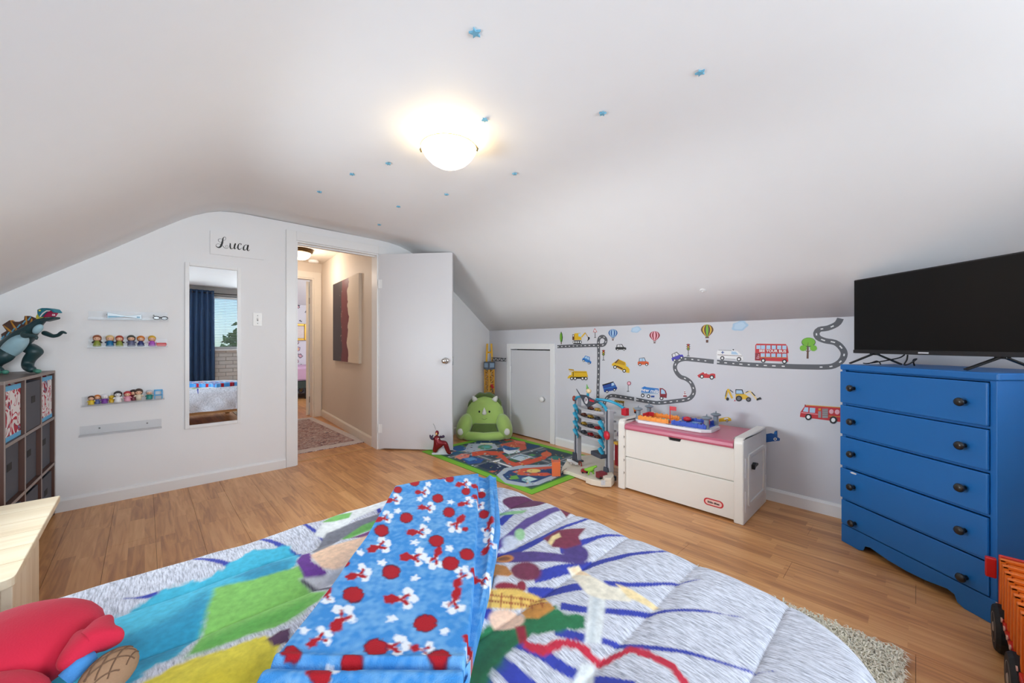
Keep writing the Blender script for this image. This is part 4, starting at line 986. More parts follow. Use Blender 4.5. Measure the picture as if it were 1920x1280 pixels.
for px_, hgt, hair, body, lab, kw in ((171,.062,(84,54,40),(220,190,50),'dark-haired figure in yellow, first on the third ledge',dict()),
    (182,.064,(206,120,50),(90,104,160),'orange-haired figure in white and blue, second on the third ledge',dict(arms=(230,230,230), y=YA-.022)),
    (196,.066,(236,236,236),(124,62,160),'white-headed figure in purple on the third ledge',dict(skin=(236,236,236), hat=(230,230,235))),
    (209,.052,(216,180,50),(222,184,50),'yellow figure leaning low on the third ledge',dict(skin=(222,184,50), y=YA-.026)),
    (221,.080,(52,48,52),(236,236,236),'white figure with black hood on the third ledge',dict(skin=(238,238,238))),
    (239,.074,(190,44,56),(230,160,180),'red-haired figure in pink on the third ledge',dict()),
    (250,.080,(52,40,38),(120,40,60),'dark-haired figure behind the pink one on the third ledge',dict(y=YA-.02)),
    (260,.086,(72,56,48),(226,214,190),'brown-haired figure in cream with brown trousers on the third ledge',dict(skirt=False)),
    (280,.070,(200,204,210),(40,138,128),'grey-haired figure in teal on the third ledge',dict())):
    X_ = fx(px_,750); figure(X_, z3(X_)+.0036, hgt, hair, body, lab, **kw)
q = MB(); X_ = fx(297,742); Z_ = z3(X_)+.002
for sx in (-.020,.020):
    for sy in (-.054,-.022): q.box(X_+sx-.003, X_+sx+.003, YA+sy-.003, YA+sy+.003, Z_, Z_+.024)
q.box(X_-.024, X_+.024, YA-.058, YA-.018, Z_+.024, Z_+.030); q.box(X_-.024, X_-.016, YA-.024, YA-.018, Z_+.03, Z_+.062); q.box(X_+.016, X_+.024, YA-.024, YA-.018, Z_+.03, Z_+.062); q.box(X_-.024, X_+.024, YA-.024, YA-.018, Z_+.054, Z_+.066)
tag(q.build('toy_chair', mat('sky_blue_plastic', (84,170,222), .35), None, bevel=.002), 'tiny light blue toy chair at the end of the third ledge', 'toy')
# bow shaped box and glasses on the top ledge
q = MB(); X0, X1 = fx(201,590), fx(266,590); Z_ = 1.272; xm = (X0+X1)/2+.012
q.prism([(X0,Z_),(xm-.01,Z_+.014),(xm+.01,Z_+.014),(X1,Z_+.002),(X1,Z_+.036),(xm+.01,Z_+.024),(xm-.01,Z_+.024),(X0,Z_+.042)], lambda u,v,d:(u,YA-d,v), .025, .055)
bx_ = thing('toy_box', 'pale blue bow-shaped box on the topmost ledge', 'box', ((X0+X1)/2, YA-.04, Z_))
q.build('box_body', mat('icy_blue_plastic', (204,222,234), .25), bx_, bevel=.002)
q = MB(); q.prism([(X0+.004,Z_+.004),(xm-.006,Z_+.0165),(X0+.004,Z_+.018)], lambda u,v,d:(u,YA-.055-d,v), .0004, .001); q.box(X1-.026, X1-.010, YA-.0566, YA-.0552, Z_+.010, Z_+.020); q.build('sticker_band', mat('aqua_print', (120,176,206), .4), bx_)
sgx = thing('sunglasses', 'black sunglasses folded at the right end of the topmost ledge', 'sunglasses', (fx(300,592), YA-.04, 1.273))
X_ = fx(301,592); q = MB()
for sx in (-.022,.022): q.tube([(X_+sx+.017*math.cos(t), YA-.05, 1.287+.011*math.sin(t)) for t in np.linspace(0, 2*PI, 18)], .0028, 8, False)
q.tube([(X_-.006,YA-.05,1.291),(X_,YA-.05,1.293),(X_+.006,YA-.05,1.291)], .0025, 8)
for sx in (-1,1): q.tube([(X_+sx*.039,YA-.05,1.290),(X_+sx*.040,YA-.03,1.289),(X_-sx*.02,YA-.012,1.279)], .0022, 8)
q.build('frame', M_black, sgx, smooth=True)
q = MB()
for sx in (-.022,.022): q.prism(ell(X_+sx, 1.287, .016, .010), lambda u,v,d:(u,YA-.05+d,v), -.001, .001)
q.build('lens', mat('dark_lens', (34,34,38), .1), sgx)

# ------------------------------------------------------------------ ceiling lamp and stars
lx, ly, lz = 1.155, 1.69, 2.182
cl = thing('ceiling_lamp', 'glowing frosted glass bowl ceiling lamp with two metal clips in the bedroom', 'lamp', (lx, ly, lz))
q = MB(); q.lathe([(.10,0),(.10,-.018),(.085,-.022)], 32, (lx,ly,lz)); q.build('lamp_base', M_trim, cl)
R_ = .143; q = MB()
pr2 = [(R_, -.058),(R_*1.01,-.062),(R_*.97,-.074),(R_*.86,-.100),(R_*.68,-.126),(R_*.45,-.146),(R_*.2,-.157),(.004,-.160)]
q.grid(40, len(pr2), lambda u,v: (lx+pr2[int(round(v*(len(pr2)-1)))][0]*math.cos(u*2*PI), ly+pr2[int(round(v*(len(pr2)-1)))][0]*math.sin(u*2*PI), lz+pr2[int(round(v*(len(pr2)-1)))][1]), close_u=True)
q.build('lamp_bowl', mat('lit_frosted_glass', (255,243,214), .35, emit=3.6, var=.06, vscale=9), cl, smooth=True)
q = MB(); q.tube([(lx+R_*1.012*math.cos(t), ly+R_*1.012*math.sin(t), lz-.058) for t in np.linspace(0, 2*PI, 49)], .0022, 6, False); q.build('bowl_rim', mat('pale_brass_rim', (196,176,120), .35, .5), cl, smooth=True)
for t in (2.35, 2.35+PI, 2.35+PI/2*3.0):
    c_ = math.cos(t); s_ = math.sin(t); q = MB(); q.tube([(lx+c_*.09,ly+s_*.09,lz-.02),(lx+c_*R_*.98,ly+s_*R_*.98,lz-.045),(lx+c_*R_*1.05,ly+s_*R_*1.05,lz-.062),(lx+c_*R_*1.02,ly+s_*R_*1.02,lz-.074)], [.003,.004,.006,.005], 8); q.build('clip', mat('antique_clip', (120,106,74), .4, .6), cl, smooth=True)
for k_ in range(3):
    a = k_*2.1; q = MB(); q.ball((lx+.05*math.cos(a),ly+.05*math.sin(a),lz-.055), (.022,.022,.026), 12, 8); q.build('bulb', mat('lit_bulb', (255,226,170), .4, emit=5), cl, smooth=True)
point('lamp_light', (lx, ly, lz-.045), 1.2, (1.0, 0.84, 0.62), 0.05)
stars = [(891,62,.028,'large blue star sticker nearest the camera on the ceiling'),(1313,135,.024,'blue star sticker on the ceiling near the television slope'),(1130,212,.022,'blue star sticker on the ceiling right of the lamp, halfway to the television'),(909,225,.02,'pale blue star sticker just above the lamp'),(728,307,.02,'blue star sticker left of the lamp, nearest to it'),(660,327,.02,'blue star sticker on the ceiling over the doorway, second left of the lamp'),(599,360,.02,'blue star sticker on the ceiling furthest left, near the mirror'),(747,387,.02,'blue star sticker on the ceiling between lamp and door top'),(837,364,.02,'blue star sticker on the ceiling just below the lamp bowl'),(965,325,.02,'blue star sticker on the ceiling right below the lamp'),(711,421,.02,'blue star sticker on the ceiling closest to the doorway casing')]
M_star = mat('blue_star', (112,172,198), .5)
for i, (x, y, r, lab) in enumerate(stars):
    r *= .8
    p = onZ(x, y, 2.176); p = (p[0], p[1], ceil_z(p[0], p[1])-.0055); a0 = i*.7
    out = [(p[0]+(r if k_ % 2 == 0 else r*.42)*math.cos(a0+k_*PI/5), p[1]+(r if k_ % 2 == 0 else r*.42)*math.sin(a0+k_*PI/5)) for k_ in range(10)]
    q = MB(); q.prism(out, lambda u,v,d:(u,v,p[2]+d), -.004, .004); tag(q.build('star_sticker', M_star, None), lab, 'star sticker', 'blue star stickers on the ceiling')

# ------------------------------------------------------------------ play mat (printed city) and soft printed surfaces
def poly_sdf(P, X, Y):
    """signed distance (negative inside) of points to a polygon, numpy"""
    P = np.array(P, float); n = len(P)
    d2 = np.full(X.shape, 1e9); ins = np.zeros(X.shape, bool)
    for i in range(n):
        a = P[i]; b = P[(i+1) % n]; e = b-a; wx = X-a[0]; wy = Y-a[1]
        t = np.clip((wx*e[0]+wy*e[1])/max(e.dot(e), 1e-12), 0, 1)
        d2 = np.minimum(d2, (wx-e[0]*t)**2+(wy-e[1]*t)**2)
        if a[1] != b[1]:
            c_ = ((a[1] > Y) != (b[1] > Y)) & (X < (b[0]-a[0])*(Y-a[1])/(b[1]-a[1])+a[0]); ins ^= c_
    return np.where(ins, -1, 1)*np.sqrt(d2)
def paint(col, X, Y, poly, rgb, soft, wob=0.0, fuzz=None):
    P = np.array(poly); m = soft*3+wob
    sel = (X > P[:,0].min()-m) & (X < P[:,0].max()+m) & (Y > P[:,1].min()-m) & (Y < P[:,1].max()+m)
    if not sel.any(): return
    d = poly_sdf(poly, X[sel], Y[sel])
    if fuzz is not None: d = d+fuzz[sel]*wob
    a = np.clip(0.5-d/soft/2, 0, 1)
    c_ = np.array(lin(rgb))
    cur = col[sel]; cur[:, :3] = cur[:, :3]*(1-a[:, None])+c_*a[:, None]; cur[:, 3] = np.maximum(cur[:, 3], a); col[sel] = cur
def sheet(name, nu, nv, P3, col, m, parent=None, close=False):
    """grid mesh from arrays (nv,nu,3) with a per-vertex colour attribute"""
    me = bpy.data.meshes.new(name); V = P3.reshape(-1, 3)
    if parent is not None:
        W = world_of(parent).inverted(); Wm = np.array(W); V = V @ Wm[:3,:3].T+Wm[:3,3]
    idx = np.arange(nu*nv).reshape(nv, nu)
    q4 = np.stack([idx[:-1,:-1], idx[:-1,1:], idx[1:,1:], idx[1:,:-1]], -1).reshape(-1, 4)
    me.vertices.add(len(V)); me.vertices.foreach_set('co', V.astype(np.float32).ravel())
    me.loops.add(q4.size); me.loops.foreach_set('vertex_index', q4.astype(np.int32).ravel())
    me.polygons.add(len(q4)); me.polygons.foreach_set('loop_start', (np.arange(len(q4))*4).astype(np.int32))
    me.update(calc_edges=True); me.validate()
    me.polygons.foreach_set('use_smooth', [True]*len(me.polygons))
    at = me.color_attributes.new('Col', 'FLOAT_COLOR', 'POINT'); at.data.foreach_set('color', col.reshape(-1, 4).astype(np.float32).ravel())
    me.materials.append(m); o = bpy.data.objects.new(name, me); C.objects.link(o)
    if parent is not None: o.parent = parent
    return o
def pz(pts, z, off=(0,0), sc=1.0): return [onZ(off[0]+x/sc, off[1]+y/sc, z)[:2] for x, y in pts]
rng = np.random.RandomState(5)
def vnoise(X, Y, s, seed=0):
    """cheap smooth value noise in [-1,1]"""
    r = np.random.RandomState(seed); g = r.uniform(-1, 1, (256, 256))
    x = X*s; y = Y*s; xi = np.floor(x).astype(int); yi = np.floor(y).astype(int); fx_ = x-xi; fy_ = y-yi
    fx_ = fx_*fx_*(3-2*fx_); fy_ = fy_*fy_*(3-2*fy_); G = lambda a, b: g[a % 256, b % 256]
    return (G(xi,yi)*(1-fx_)+G(xi+1,yi)*fx_)*(1-fy_)+(G(xi,yi+1)*(1-fx_)+G(xi+1,yi+1)*fx_)*fy_

mX0, mX1, mY0, mY1 = 2.04, 3.135, 1.93, 3.47
nu, nv = 230, 320
gx, gy_ = np.meshgrid(np.linspace(mX0, mX1, nu), np.linspace(mY0, mY1, nv))
col = np.ones((nv, nu, 4)); col[..., :3] = lin((126,190,52))
ZM = ((780,720), 6.097)   # zoomed crop of the mat in the photograph
def mp(rgb, pts, soft=.004): paint(col, gx, gy_, pz(pts, 0.004, *ZM), rgb, soft)
def mr_(rgb, x0, x1, y0, y1): paint(col, gx, gy_, [(x0,y0),(x1,y0),(x1,y1),(x0,y1)], rgb, .003)
inb = .085
mr_((62,120,60), mX0+inb-.02, mX1-inb+.02, mY0+inb-.02, mY1-inb+.02)
mr_((58,74,84), mX0+inb, mX1-inb, mY0+inb, mY1-inb)
rr = random.Random(11)
for i in range(90):
    x = rr.uniform(mX0+inb, mX1-inb-.1); y = rr.uniform(mY0+inb, mY1-inb-.1); a = rr.uniform(.03,.13); b = rr.uniform(.03,.12)
    c_ = rr.choice([(40,66,104),(36,92,130),(70,110,70),(110,120,128),(84,150,90),(30,54,88),(150,160,168),(196,92,66),(60,130,120)]); mr_(c_, x, min(x+a, mX1-inb), y, min(y+b, mY1-inb))
for k_ in (2.36, 2.70): mr_((98,106,114), k_-.035, k_+.035, mY0+inb, mY1-inb); mr_((214,216,214), k_-.004, k_+.004, mY0+inb, mY1-inb)
for k_ in (2.30, 2.72, 3.10): mr_((98,106,114), mX0+inb, mX1-inb, k_-.035, k_+.035); mr_((214,216,214), mX0+inb, mX1-inb, k_-.004, k_+.004)
mp((176,186,200), [(600,680),(900,680),(940,735),(640,775),(420,760),(430,735),(560,735)])
mp((90,150,120), ell(790,720,85,28)); mp((96,176,170), ell(800,718,50,15))
mp((44,92,150), ell(495,735,75,30)); mp((40,70,110), [(690,650),(960,650),(1010,690),(900,670),(690,680)])
mp((230,226,190), [(740,672),(870,672),(880,686),(730,686)])
mp((206,96,74), [(960,690),(1130,650),(1240,670),(1270,740),(1160,770),(1190,720),(990,720)])
mp((226,120,104), [(1110,640),(1240,655),(1260,690),(1140,670)])
mp((44,92,150), [(920,740),(1010,700),(1180,745),(1010,760)]); mp((226,232,240), [(1000,740),(1060,760),(1180,745),(1190,775),(1060,800),(1000,775)])
mp((222,130,112), [(440,830),(520,795),(620,800),(600,840),(500,860)])
mp((40,84,150), [(520,850),(640,830),(780,855),(740,900),(600,915)]); mp((90,150,200), [(545,850),(640,835),(700,855),(610,880)])
mp((214,86,60), stroke([(640,800),(760,785),(930,790),(990,830),(1050,890),(1140,920),(1300,890),(1460,840),(1520,800),(1480,775)], 46), .006)
mp((236,236,236), stroke([(880,885),(960,870),(940,895),(1090,945)], 14)); mp((30,50,82), [(700,930),(830,890),(1040,940),(930,1000),(800,970)])
mp((196,214,224), [(1070,840),(1190,795),(1330,830),(1200,880)]); mp((90,120,136), stroke([(1110,838),(1190,812),(1280,832)], 10))
mp((40,70,110), [(1280,680),(1420,700),(1400,720),(1260,740)]); mp((226,110,70), ell(1490,800,60,28))
mp((176,188,200), [(920,1040),(1010,960),(1200,925),(1560,920),(1660,960),(1620,1060),(1400,1150),(1240,1170),(1020,1130)]); 
mp((44,74,120), [(990,1040),(1060,985),(1230,960),(1540,955),(1600,985),(1560,1040),(1360,1120),(1240,1130),(1040,1095)])
mp((214,92,66), [(1100,1000),(1230,960),(1600,935),(1600,960),(1300,985),(1230,1015),(1500,1010),(1560,1030),(1480,1050),(1200,1040)])
mp((232,206,120), ell(1345,990,80,22)); mp((110,170,70), [(1080,1050),(1150,1040),(1180,1080),(1080,1090)])
mp((196,226,226), [(1210,1075),(1290,1052),(1390,1085),(1310,1110)]); mp((150,196,206), [(1210,1080),(1310,1112),(1310,1135),(1210,1100)])
for i in range(240):
    x = rr.uniform(mX0+inb, mX1-inb-.03); y = rr.uniform(mY0+inb, mY1-inb-.03); a = rr.uniform(.006,.022); b = rr.uniform(.006,.022)
    mr_(rr.choice([(214,222,228),(26,48,84),(70,130,80),(226,200,120),(190,70,54),(120,170,196)]), x, x+a, y, y+b)
zb = .0045+.0012*vnoise(gx, gy_, 3.0, 4)
P3 = np.stack([gx, gy_, zb], -1)
pm = thing('play_mat', 'colourful city-print play mat with bright green border on the floor', 'play mat', ((mX0+mX1)/2, (mY0+mY1)/2, 0))
sheet('mat_print', nu, nv, P3, col, print_mat('mat_print', .75, .05, 600), pm)
q = MB(); q.box(mX0, mX1, mY0, mY1, 0.0, .0028); q.build('mat_backing', mat('mat_green', (96,150,44), .8), pm)

# ------------------------------------------------------------------ bed
BX0, BX1, BY0, BY1, BZ = -0.80, 1.10, 0.02, 1.40, 0.522
bd = thing('bed', 'low pale wooden platform bed under the printed comforter', 'bed', ((BX0+BX1)/2, (BY0+BY1)/2, 0))
M_pine = wood_mat('pale_pine', (206,170,128), (226,198,160), (238,216,184), axis='X', strips=False, rough=.5, scale=.55)
q = MB(); q.box(BX0, BX1-.07, BY1-.095, BY1-.07, .18, .335); q.build('side_rail', M_pine, bd, bevel=.003)
q = MB(); q.box(BX0, BX1-.07, BY0+.07, BY0+.095, .18, .335); q.build('side_rail', M_pine, bd, bevel=.003)
q = MB(); q.box(BX1-.095, BX1-.07, BY0+.095, BY1-.095, .18, .335); q.build('end_rail', M_pine, bd, bevel=.003)
q = MB(); q.box(BX0, BX0+.025, BY0+.095, BY1-.095, .18, .50); q.build('head_rail', M_pine, bd, bevel=.003)
MB().box(BX0+.025, BX1-.095, BY0+.095, BY1-.095, .24, .262).build('slat_deck', M_pine, bd)
for x in (BX0+.06, BX1-.15):
    for y in (BY0+.12, BY1-.12): MB().box(x-.03, x+.03, y-.03, y+.03, 0, .24).build('leg', M_pine, bd, bevel=.003)
tag(MB().box(BX0+.03, BX1-.10, BY0+.10, BY1-.10, .264, .47).build('mattress', mat('white_ticking', (226,226,228), .9), None, bevel=.03), 'white mattress mostly hidden under the printed comforter', 'mattress')

def comforter_mat():
    m = bpy.data.materials.new('heather_comforter'); m.use_nodes = True; n = m.node_tree; b = n.nodes['Principled BSDF']; L = n.links.new
    ge = n.nodes.new('ShaderNodeNewGeometry'); mp_ = n.nodes.new('ShaderNodeMapping'); mp_.inputs['Scale'].default_value = (300, 40, 60); mp_.inputs['Rotation'].default_value = (0,0,.1)
    nz = n.nodes.new('ShaderNodeTexNoise'); nz.inputs['Scale'].default_value = 1; nz.inputs['Detail'].default_value = 5; nz.inputs['Roughness'].default_value = .7
    L(ge.outputs['Position'], mp_.inputs[0]); L(mp_.outputs[0], nz.inputs['Vector'])
    cr = n.nodes.new('ShaderNodeValToRGB'); e = cr.color_ramp.elements; e[0].position = .33; e[0].color = (*lin((134,138,152)), 1); e[1].position = .60; e[1].color = (*lin((216,220,232)), 1)
    L(nz.outputs['Fac'], cr.inputs[0])
    at = n.nodes.new('ShaderNodeAttribute'); at.attribute_name = 'Col'
    n2 = n.nodes.new('ShaderNodeTexNoise'); n2.inputs['Scale'].default_value = 70; n2.inputs['Detail'].default_value = 4; L(ge.outputs['Position'], n2.inputs['Vector'])
    mu = n.nodes.new('ShaderNodeMath'); mu.operation = 'MULTIPLY_ADD'; mu.inputs[1].default_value = .7; mu.inputs[2].default_value = .65; L(n2.outputs['Fac'], mu.inputs[0])
    ml = n.nodes.new('ShaderNodeVectorMath'); ml.operation = 'SCALE'; L(at.outputs['Color'], ml.inputs[0]); L(mu.outputs[0], ml.inputs['Scale'])
    mx = n.nodes.new('ShaderNodeMix'); mx.data_type = 'RGBA'; L(at.outputs['Alpha'], mx.inputs[0]); L(cr.outputs[0], mx.inputs[6]); L(ml.outputs[0], mx.inputs[7]); L(mx.outputs[2], b.inputs['Base Color'])
    b.inputs['Roughness'].default_value = .85; b.inputs['Sheen Weight'].default_value = .03
    bp = n.nodes.new('ShaderNodeBump'); bp.inputs['Strength'].default_value = .12; bp.inputs['Distance'].default_value = .003; L(n2.outputs['Fac'], bp.inputs['Height']); L(bp.outputs[0], b.inputs['Normal'])
    return m
R, rr_, drop = .23, .055, .232
ext = drop+rr_*PI/2
us = np.concatenate([np.arange(BX0, BX1, .0045), np.arange(BX1, BX1+ext-rr_, .008)])
vs_ = np.concatenate([np.arange(BY0-ext+rr_, BY0, .008), np.arange(BY0, BY1, .0045), np.arange(BY1, BY1+ext-rr_, .008)])
U, V = np.meshgrid(us, vs_); nu, nv = len(us), len(vs_)
cx0, cx1, cy0, cy1 = BX0-1.0, BX1-R, BY0+R, BY1-R
qx = np.clip(U, cx0, cx1); qy = np.clip(V, cy0, cy1); dx = U-qx; dy = V-qy; dd = np.hypot(dx, dy)+1e-9; nx_, ny_ = dx/dd, dy/dd
flat = np.minimum(dd, R-rr_); over = np.maximum(dd-(R-rr_), 0); arc = np.minimum(over, rr_*PI/2); down = np.maximum(over-rr_*PI/2, 0)
down = np.minimum(down, drop)
rad = flat+rr_*np.sin(arc/rr_)
sk = down/drop
rip = sk*(.012*np.sin(U*17+V*13)+.008*np.sin(U*31-V*23+1))
Xp = qx+nx_*(rad+.02*sk+rip); Yp = qy+ny_*(rad+.02*sk+rip)
puff = .016*np.sqrt(np.abs(np.sin(PI*(V)/.2)))*np.clip(1-over/.08, 0, 1)+.006*vnoise(U, V, 5, 2)+.003*vnoise(U, V, 14, 3)
Zp = BZ-.016+puff*(1-sk)-rr_*(1-np.cos(arc/rr_))-down
P3 = np.stack([Xp, Yp, Zp], -1)
col = np.zeros((nv, nu, 4)); col[..., :3] = .6
fz = vnoise(U, V, 60, 7)*.6+vnoise(U, V, 140, 8)*.4
CZ = BZ+.002
def cp(rgb, pts, soft=.003, wob=0.0, off=(0,0), sc=1.0): paint(col, U, V, pz(pts, CZ, off, sc), rgb, soft, wob, fz)
def taper(pts, w0, w1): n_ = len(pts); return stroke(pts, [w0+(w1-w0)*i/(n_-1) for i in range(n_)])
BLU = (44,58,158)
def streak(pts, w0, w1): cp(BLU, taper([tuple(p) for p in smooth_path([Vector(p) for p in pts], 4)], w0, w1), .0025, .002)
# blue burst streaks
for pts, w0, w1 in (([(440,1058),(400,1048),(352,1043)],13,3),([(565,1036),(520,1018),(474,1001)],13,6),([(612,1008),(585,990),(558,975)],11,5),([(300,1103),(265,1112),(232,1115)],9,2),([(648,962),(638,956),(630,948)],8,6),([(712,962),(708,950),(706,938)],10,8),
    ([(930,1040),(965,1028),(1010,1010),(1050,990),(1110,971)],20,3),([(1050,1032),(1090,1018),(1130,1005),(1175,998)],16,2),([(1000,1078),(1060,1062),(1130,1046),(1190,1038),(1262,1031)],22,3),([(990,1106),(1050,1098),(1110,1092)],24,15),([(1130,1090),(1180,1095),(1255,1088),(1315,1084)],13,2),
    ([(1050,1132),(1100,1139),(1190,1142),(1250,1140),(1330,1145),(1395,1150)],18,2),([(1040,1180),(1100,1193),(1150,1197),(1260,1215),(1380,1238),(1455,1246)],20,3),([(960,1198),(1010,1220),(1070,1248),(1190,1285)],24,22),([(930,1236),(970,1268),(1020,1300)],36,40),([(905,1270),(920,1300)],30,34),([(935,978),(950,965),(963,955)],18,10),([(880,1130),(905,1140),(925,1150)],30,20)):
    streak(pts, w0, w1)
# large soft colour fields (plain, abstract)
TE = (34,140,176); TE2 = (62,176,206)
cp(TE2, [(150,1160),(250,1128),(310,1095),(395,1072),(430,1052),(480,1028),(545,1020),(560,1045),(545,1075),(470,1090),(405,1120),(385,1170),(340,1215),(270,1255),(215,1300),(30,1300),(30,1240),(95,1170)], .006, .010)
cp(TE, [(200,1200),(300,1160),(380,1110),(398,1120),(385,1165),(340,1212),(270,1252),(215,1300),(120,1300)], .02, .012)
cp(TE, [(440,1075),(500,1045),(548,1045),(545,1072),(480,1088)], .012, .008)
cp((104,176,84), [(100,1170),(150,1148),(190,1150),(160,1180),(115,1192)], .008, .006)
cp((124,186,92), [(402,1098),(470,1086),(545,1064),(575,1050),(625,1085),(600,1120),(520,1170),(440,1198),(348,1224),(378,1170)], .006, .004)
cp((92,166,72), [(378,1190),(470,1150),(590,1110),(560,1150),(440,1198),(348,1224)], .02, .008)
cp((214,200,66), [(225,1300),(330,1238),(420,1212),(500,1186),(535,1190),(520,1240),(480,1300)], .006, .008)
cp((196,180,48), [(330,1290),(400,1250),(500,1225),(490,1300)], .02, .008)
cp((84,52,84), [(500,1196),(525,1178),(545,1172),(545,1200),(512,1208)], .003)
cp((222,226,226), [(588,1000),(610,972),(660,956),(735,930),(735,944),(660,975),(640,990),(610,1003)], .003)
cp((112,176,92), [(602,977),(625,964),(660,961),(655,971),(625,976)], .003)
cp((120,122,132), [(582,1030),(612,995),(660,978),(735,955),(735,985),(640,1000),(600,1035)], .004)
cp((112,176,92), [(640,1000),(680,980),(735,962),(735,980),(690,990),(655,1004)], .003); cp((108,52,110), [(655,1003),(700,990),(725,984),(715,1002),(680,1006)], .003)
cp((232,196,166), [(578,1038),(620,1016),(690,1002),(690,1040),(640,1062),(600,1062)], .006)
cp((96,44,136), [(555,1050),(566,1034),(582,1030),(585,1050),(615,1066),(600,1082),(572,1082)], .003)
cp((186,188,194), [(562,1080),(605,1072),(650,1052),(690,1035),(690,1070),(640,1100),(590,1098)], .006); cp((70,66,80), stroke([(565,1082),(590,1092),(620,1092),(650,1082)], 6), .003)
cp((92,40,80), ell(985,938,44,11), .003); cp((140,190,140), [(936,952),(990,954),(980,960),(936,960)], .003)
cp((86,68,136), [(925,1015),(960,990),(985,970),(1045,948),(1052,957),(1000,980),(950,1015),(928,1030)], .004); cp((112,40,66), [(1045,948),(1074,956),(1062,968),(1052,958)], .003)
cp((190,196,210), ell(958,1012,16,12), .006); cp((150,196,150), ell(975,998,10,9), .004)
cp((78,60,128), [(928,1030),(1000,1030),(1065,1038),(1075,1052),(1000,1052),(928,1052)], .004); cp((70,54,118), ell(1080,1036,26,16), .006)
cp((116,40,66), [(1018,1008),(1045,993),(1100,989),(1086,1008),(1090,1020),(1060,1028),(1035,1026)], .004); cp((226,206,150), stroke([(1030,1020),(1038,1008),(1050,1003)], 9), .003)
cp((112,44,72), ell(985,1068,30,18), .006); cp((196,124,60), ell(945,1042,18,9), .003); cp((132,78,42), ell(945,1042,12,5), .003)
cp((176,116,58), [(903,1082),(918,1050),(950,1058),(962,1075),(950,1082)], .003)
cp((60,58,66), [(903,1105),(915,1080),(930,1078),(925,1105)], .004); cp((206,208,214), [(925,1100),(932,1078),(955,1080),(945,1100)], .004)
cp((134,34,56), ell(950,1098,24,9), .004); cp((134,34,56), ell(978,1095,10,10), .003)
cp((30,112,70), [(868,1300),(885,1180),(935,1150),(1000,1142),(1040,1130),(1060,1145),(1098,1150),(1096,1175),(1000,1188),(950,1220),(900,1300)], .006, .008)
cp((20,86,56), [(870,1300),(885,1230),(935,1190),(960,1195),(905,1300)], .02, .006)
cp((222,186,96), [(896,1130),(920,1102),(970,1100),(1020,1110),(1030,1124),(990,1128),(960,1133),(900,1136)], .003); cp((196,136,62), [(975,1135),(1000,1122),(1032,1124),(1040,1138),(1010,1155),(985,1150)], .003)
for k_ in range(7): cp((150,70,40), stroke([(905+18*k_,1103+2*k_),(898+20*k_,1134)], 2.4), .0018)
for k_ in range(2): cp((150,70,40), stroke([(900,1112+10*k_),(1025,1116+8*k_)], 2.4), .0018)
cp((232,196,172), ell(950,1152,34,19), .004)
cp((150,34,54), [(966,1166),(984,1166),(990,1202),(974,1205)], .003)
sq = [tuple(p) for p in smooth_path([Vector(p) for p in ((982,1203),(1020,1216),(1052,1204),(1085,1206),(1122,1230),(1160,1218),(1190,1211),(1232,1233),(1268,1258),(1290,1300))], 5)]
cp((188,34,62), taper(sq, 17, 15), .003, .006)
CR = (228,222,204); cp((214,220,222), [(1104,1112),(1137,1112),(1127,1202),(1096,1202)], .003); cp((190,200,206), [(1114,1115),(1122,1115),(1112,1200),(1105,1200)], .006)
cp(CR, [(1064,1060),(1085,1053),(1110,1075),(1142,1095),(1190,1106),(1200,1112),(1180,1124),(1130,1120),(1100,1110)], .003); cp((236,214,164), [(1155,1093),(1185,1102),(1222,1120),(1238,1128),(1228,1133),(1178,1116)], .003); cp((240,216,180), [(1066,1060),(1085,1054),(1108,1074),(1085,1068)], .003)
cp((216,222,224), [(1090,1232),(1117,1232),(1108,1300),(1030,1300),(1070,1270)], .003)
cf = thing('comforter', 'puffy grey heather comforter with bold coloured print and blue burst streaks on the bed', 'comforter', ((BX0+BX1)/2, (BY0+BY1)/2, BZ))
sheet('cover', nu, nv, P3, col, comforter_mat(), cf)

# ------------------------------------------------------------------ fleece blanket folded along the bed
ZB_ = .562
Lc = [onZ(x,y,ZB_) for x,y in ((742,912),(690,1005),(640,1075),(575,1165),(516,1240),(462,1312))]
Tc = [onZ(x,y,ZB_) for x,y in ((897,888),(893,1000),(888,1085),(882,1165),(872,1245),(864,1312))]
Rc = [onZ(x,y,ZB_-.015) for x,y in ((930,893),(938,985),(922,1080),(897,1175),(882,1245),(872,1312))]
def samp(c_, t):
    P = np.array(c_); k_ = t*(len(P)-1); i = np.clip(k_.astype(int), 0, len(P)-2); f = (k_-i)[..., None]; return P[i]*(1-f)+P[i+1]*f
na, nb = 150, 330
A, B = np.meshgrid(np.linspace(-.05, 1.05, na), np.linspace(-.02, 1, nb))
Bc = np.clip(B, 0, 1); L3, T3, R3 = samp(Lc, Bc), samp(Tc, Bc), samp(Rc, Bc)
split = .80
a1 = np.clip(A/split, 0, 1)[..., None]; a2 = np.clip((A-split)/(1-split), 0, 1)[..., None]
XY = np.where(A[..., None] < split, L3*(1-a1)+T3*a1, T3*(1-a2)+R3*a2)
sdn = lambda d, w_: np.sqrt(np.clip(1-np.clip(1-d/w_, 0, 1)**2, 0, 1))
hgt = np.where(A < split, .020+.026*sdn(split-A, .025)*1.0, .0)
hgt = np.where(A < split, .048*sdn(A+.05, .07)*sdn(split-A+.02, .03)*.5+.024*sdn(A+.05,.05), .026*sdn(1.05-A, .06))
hgt = hgt*sdn(B+.02, .03)
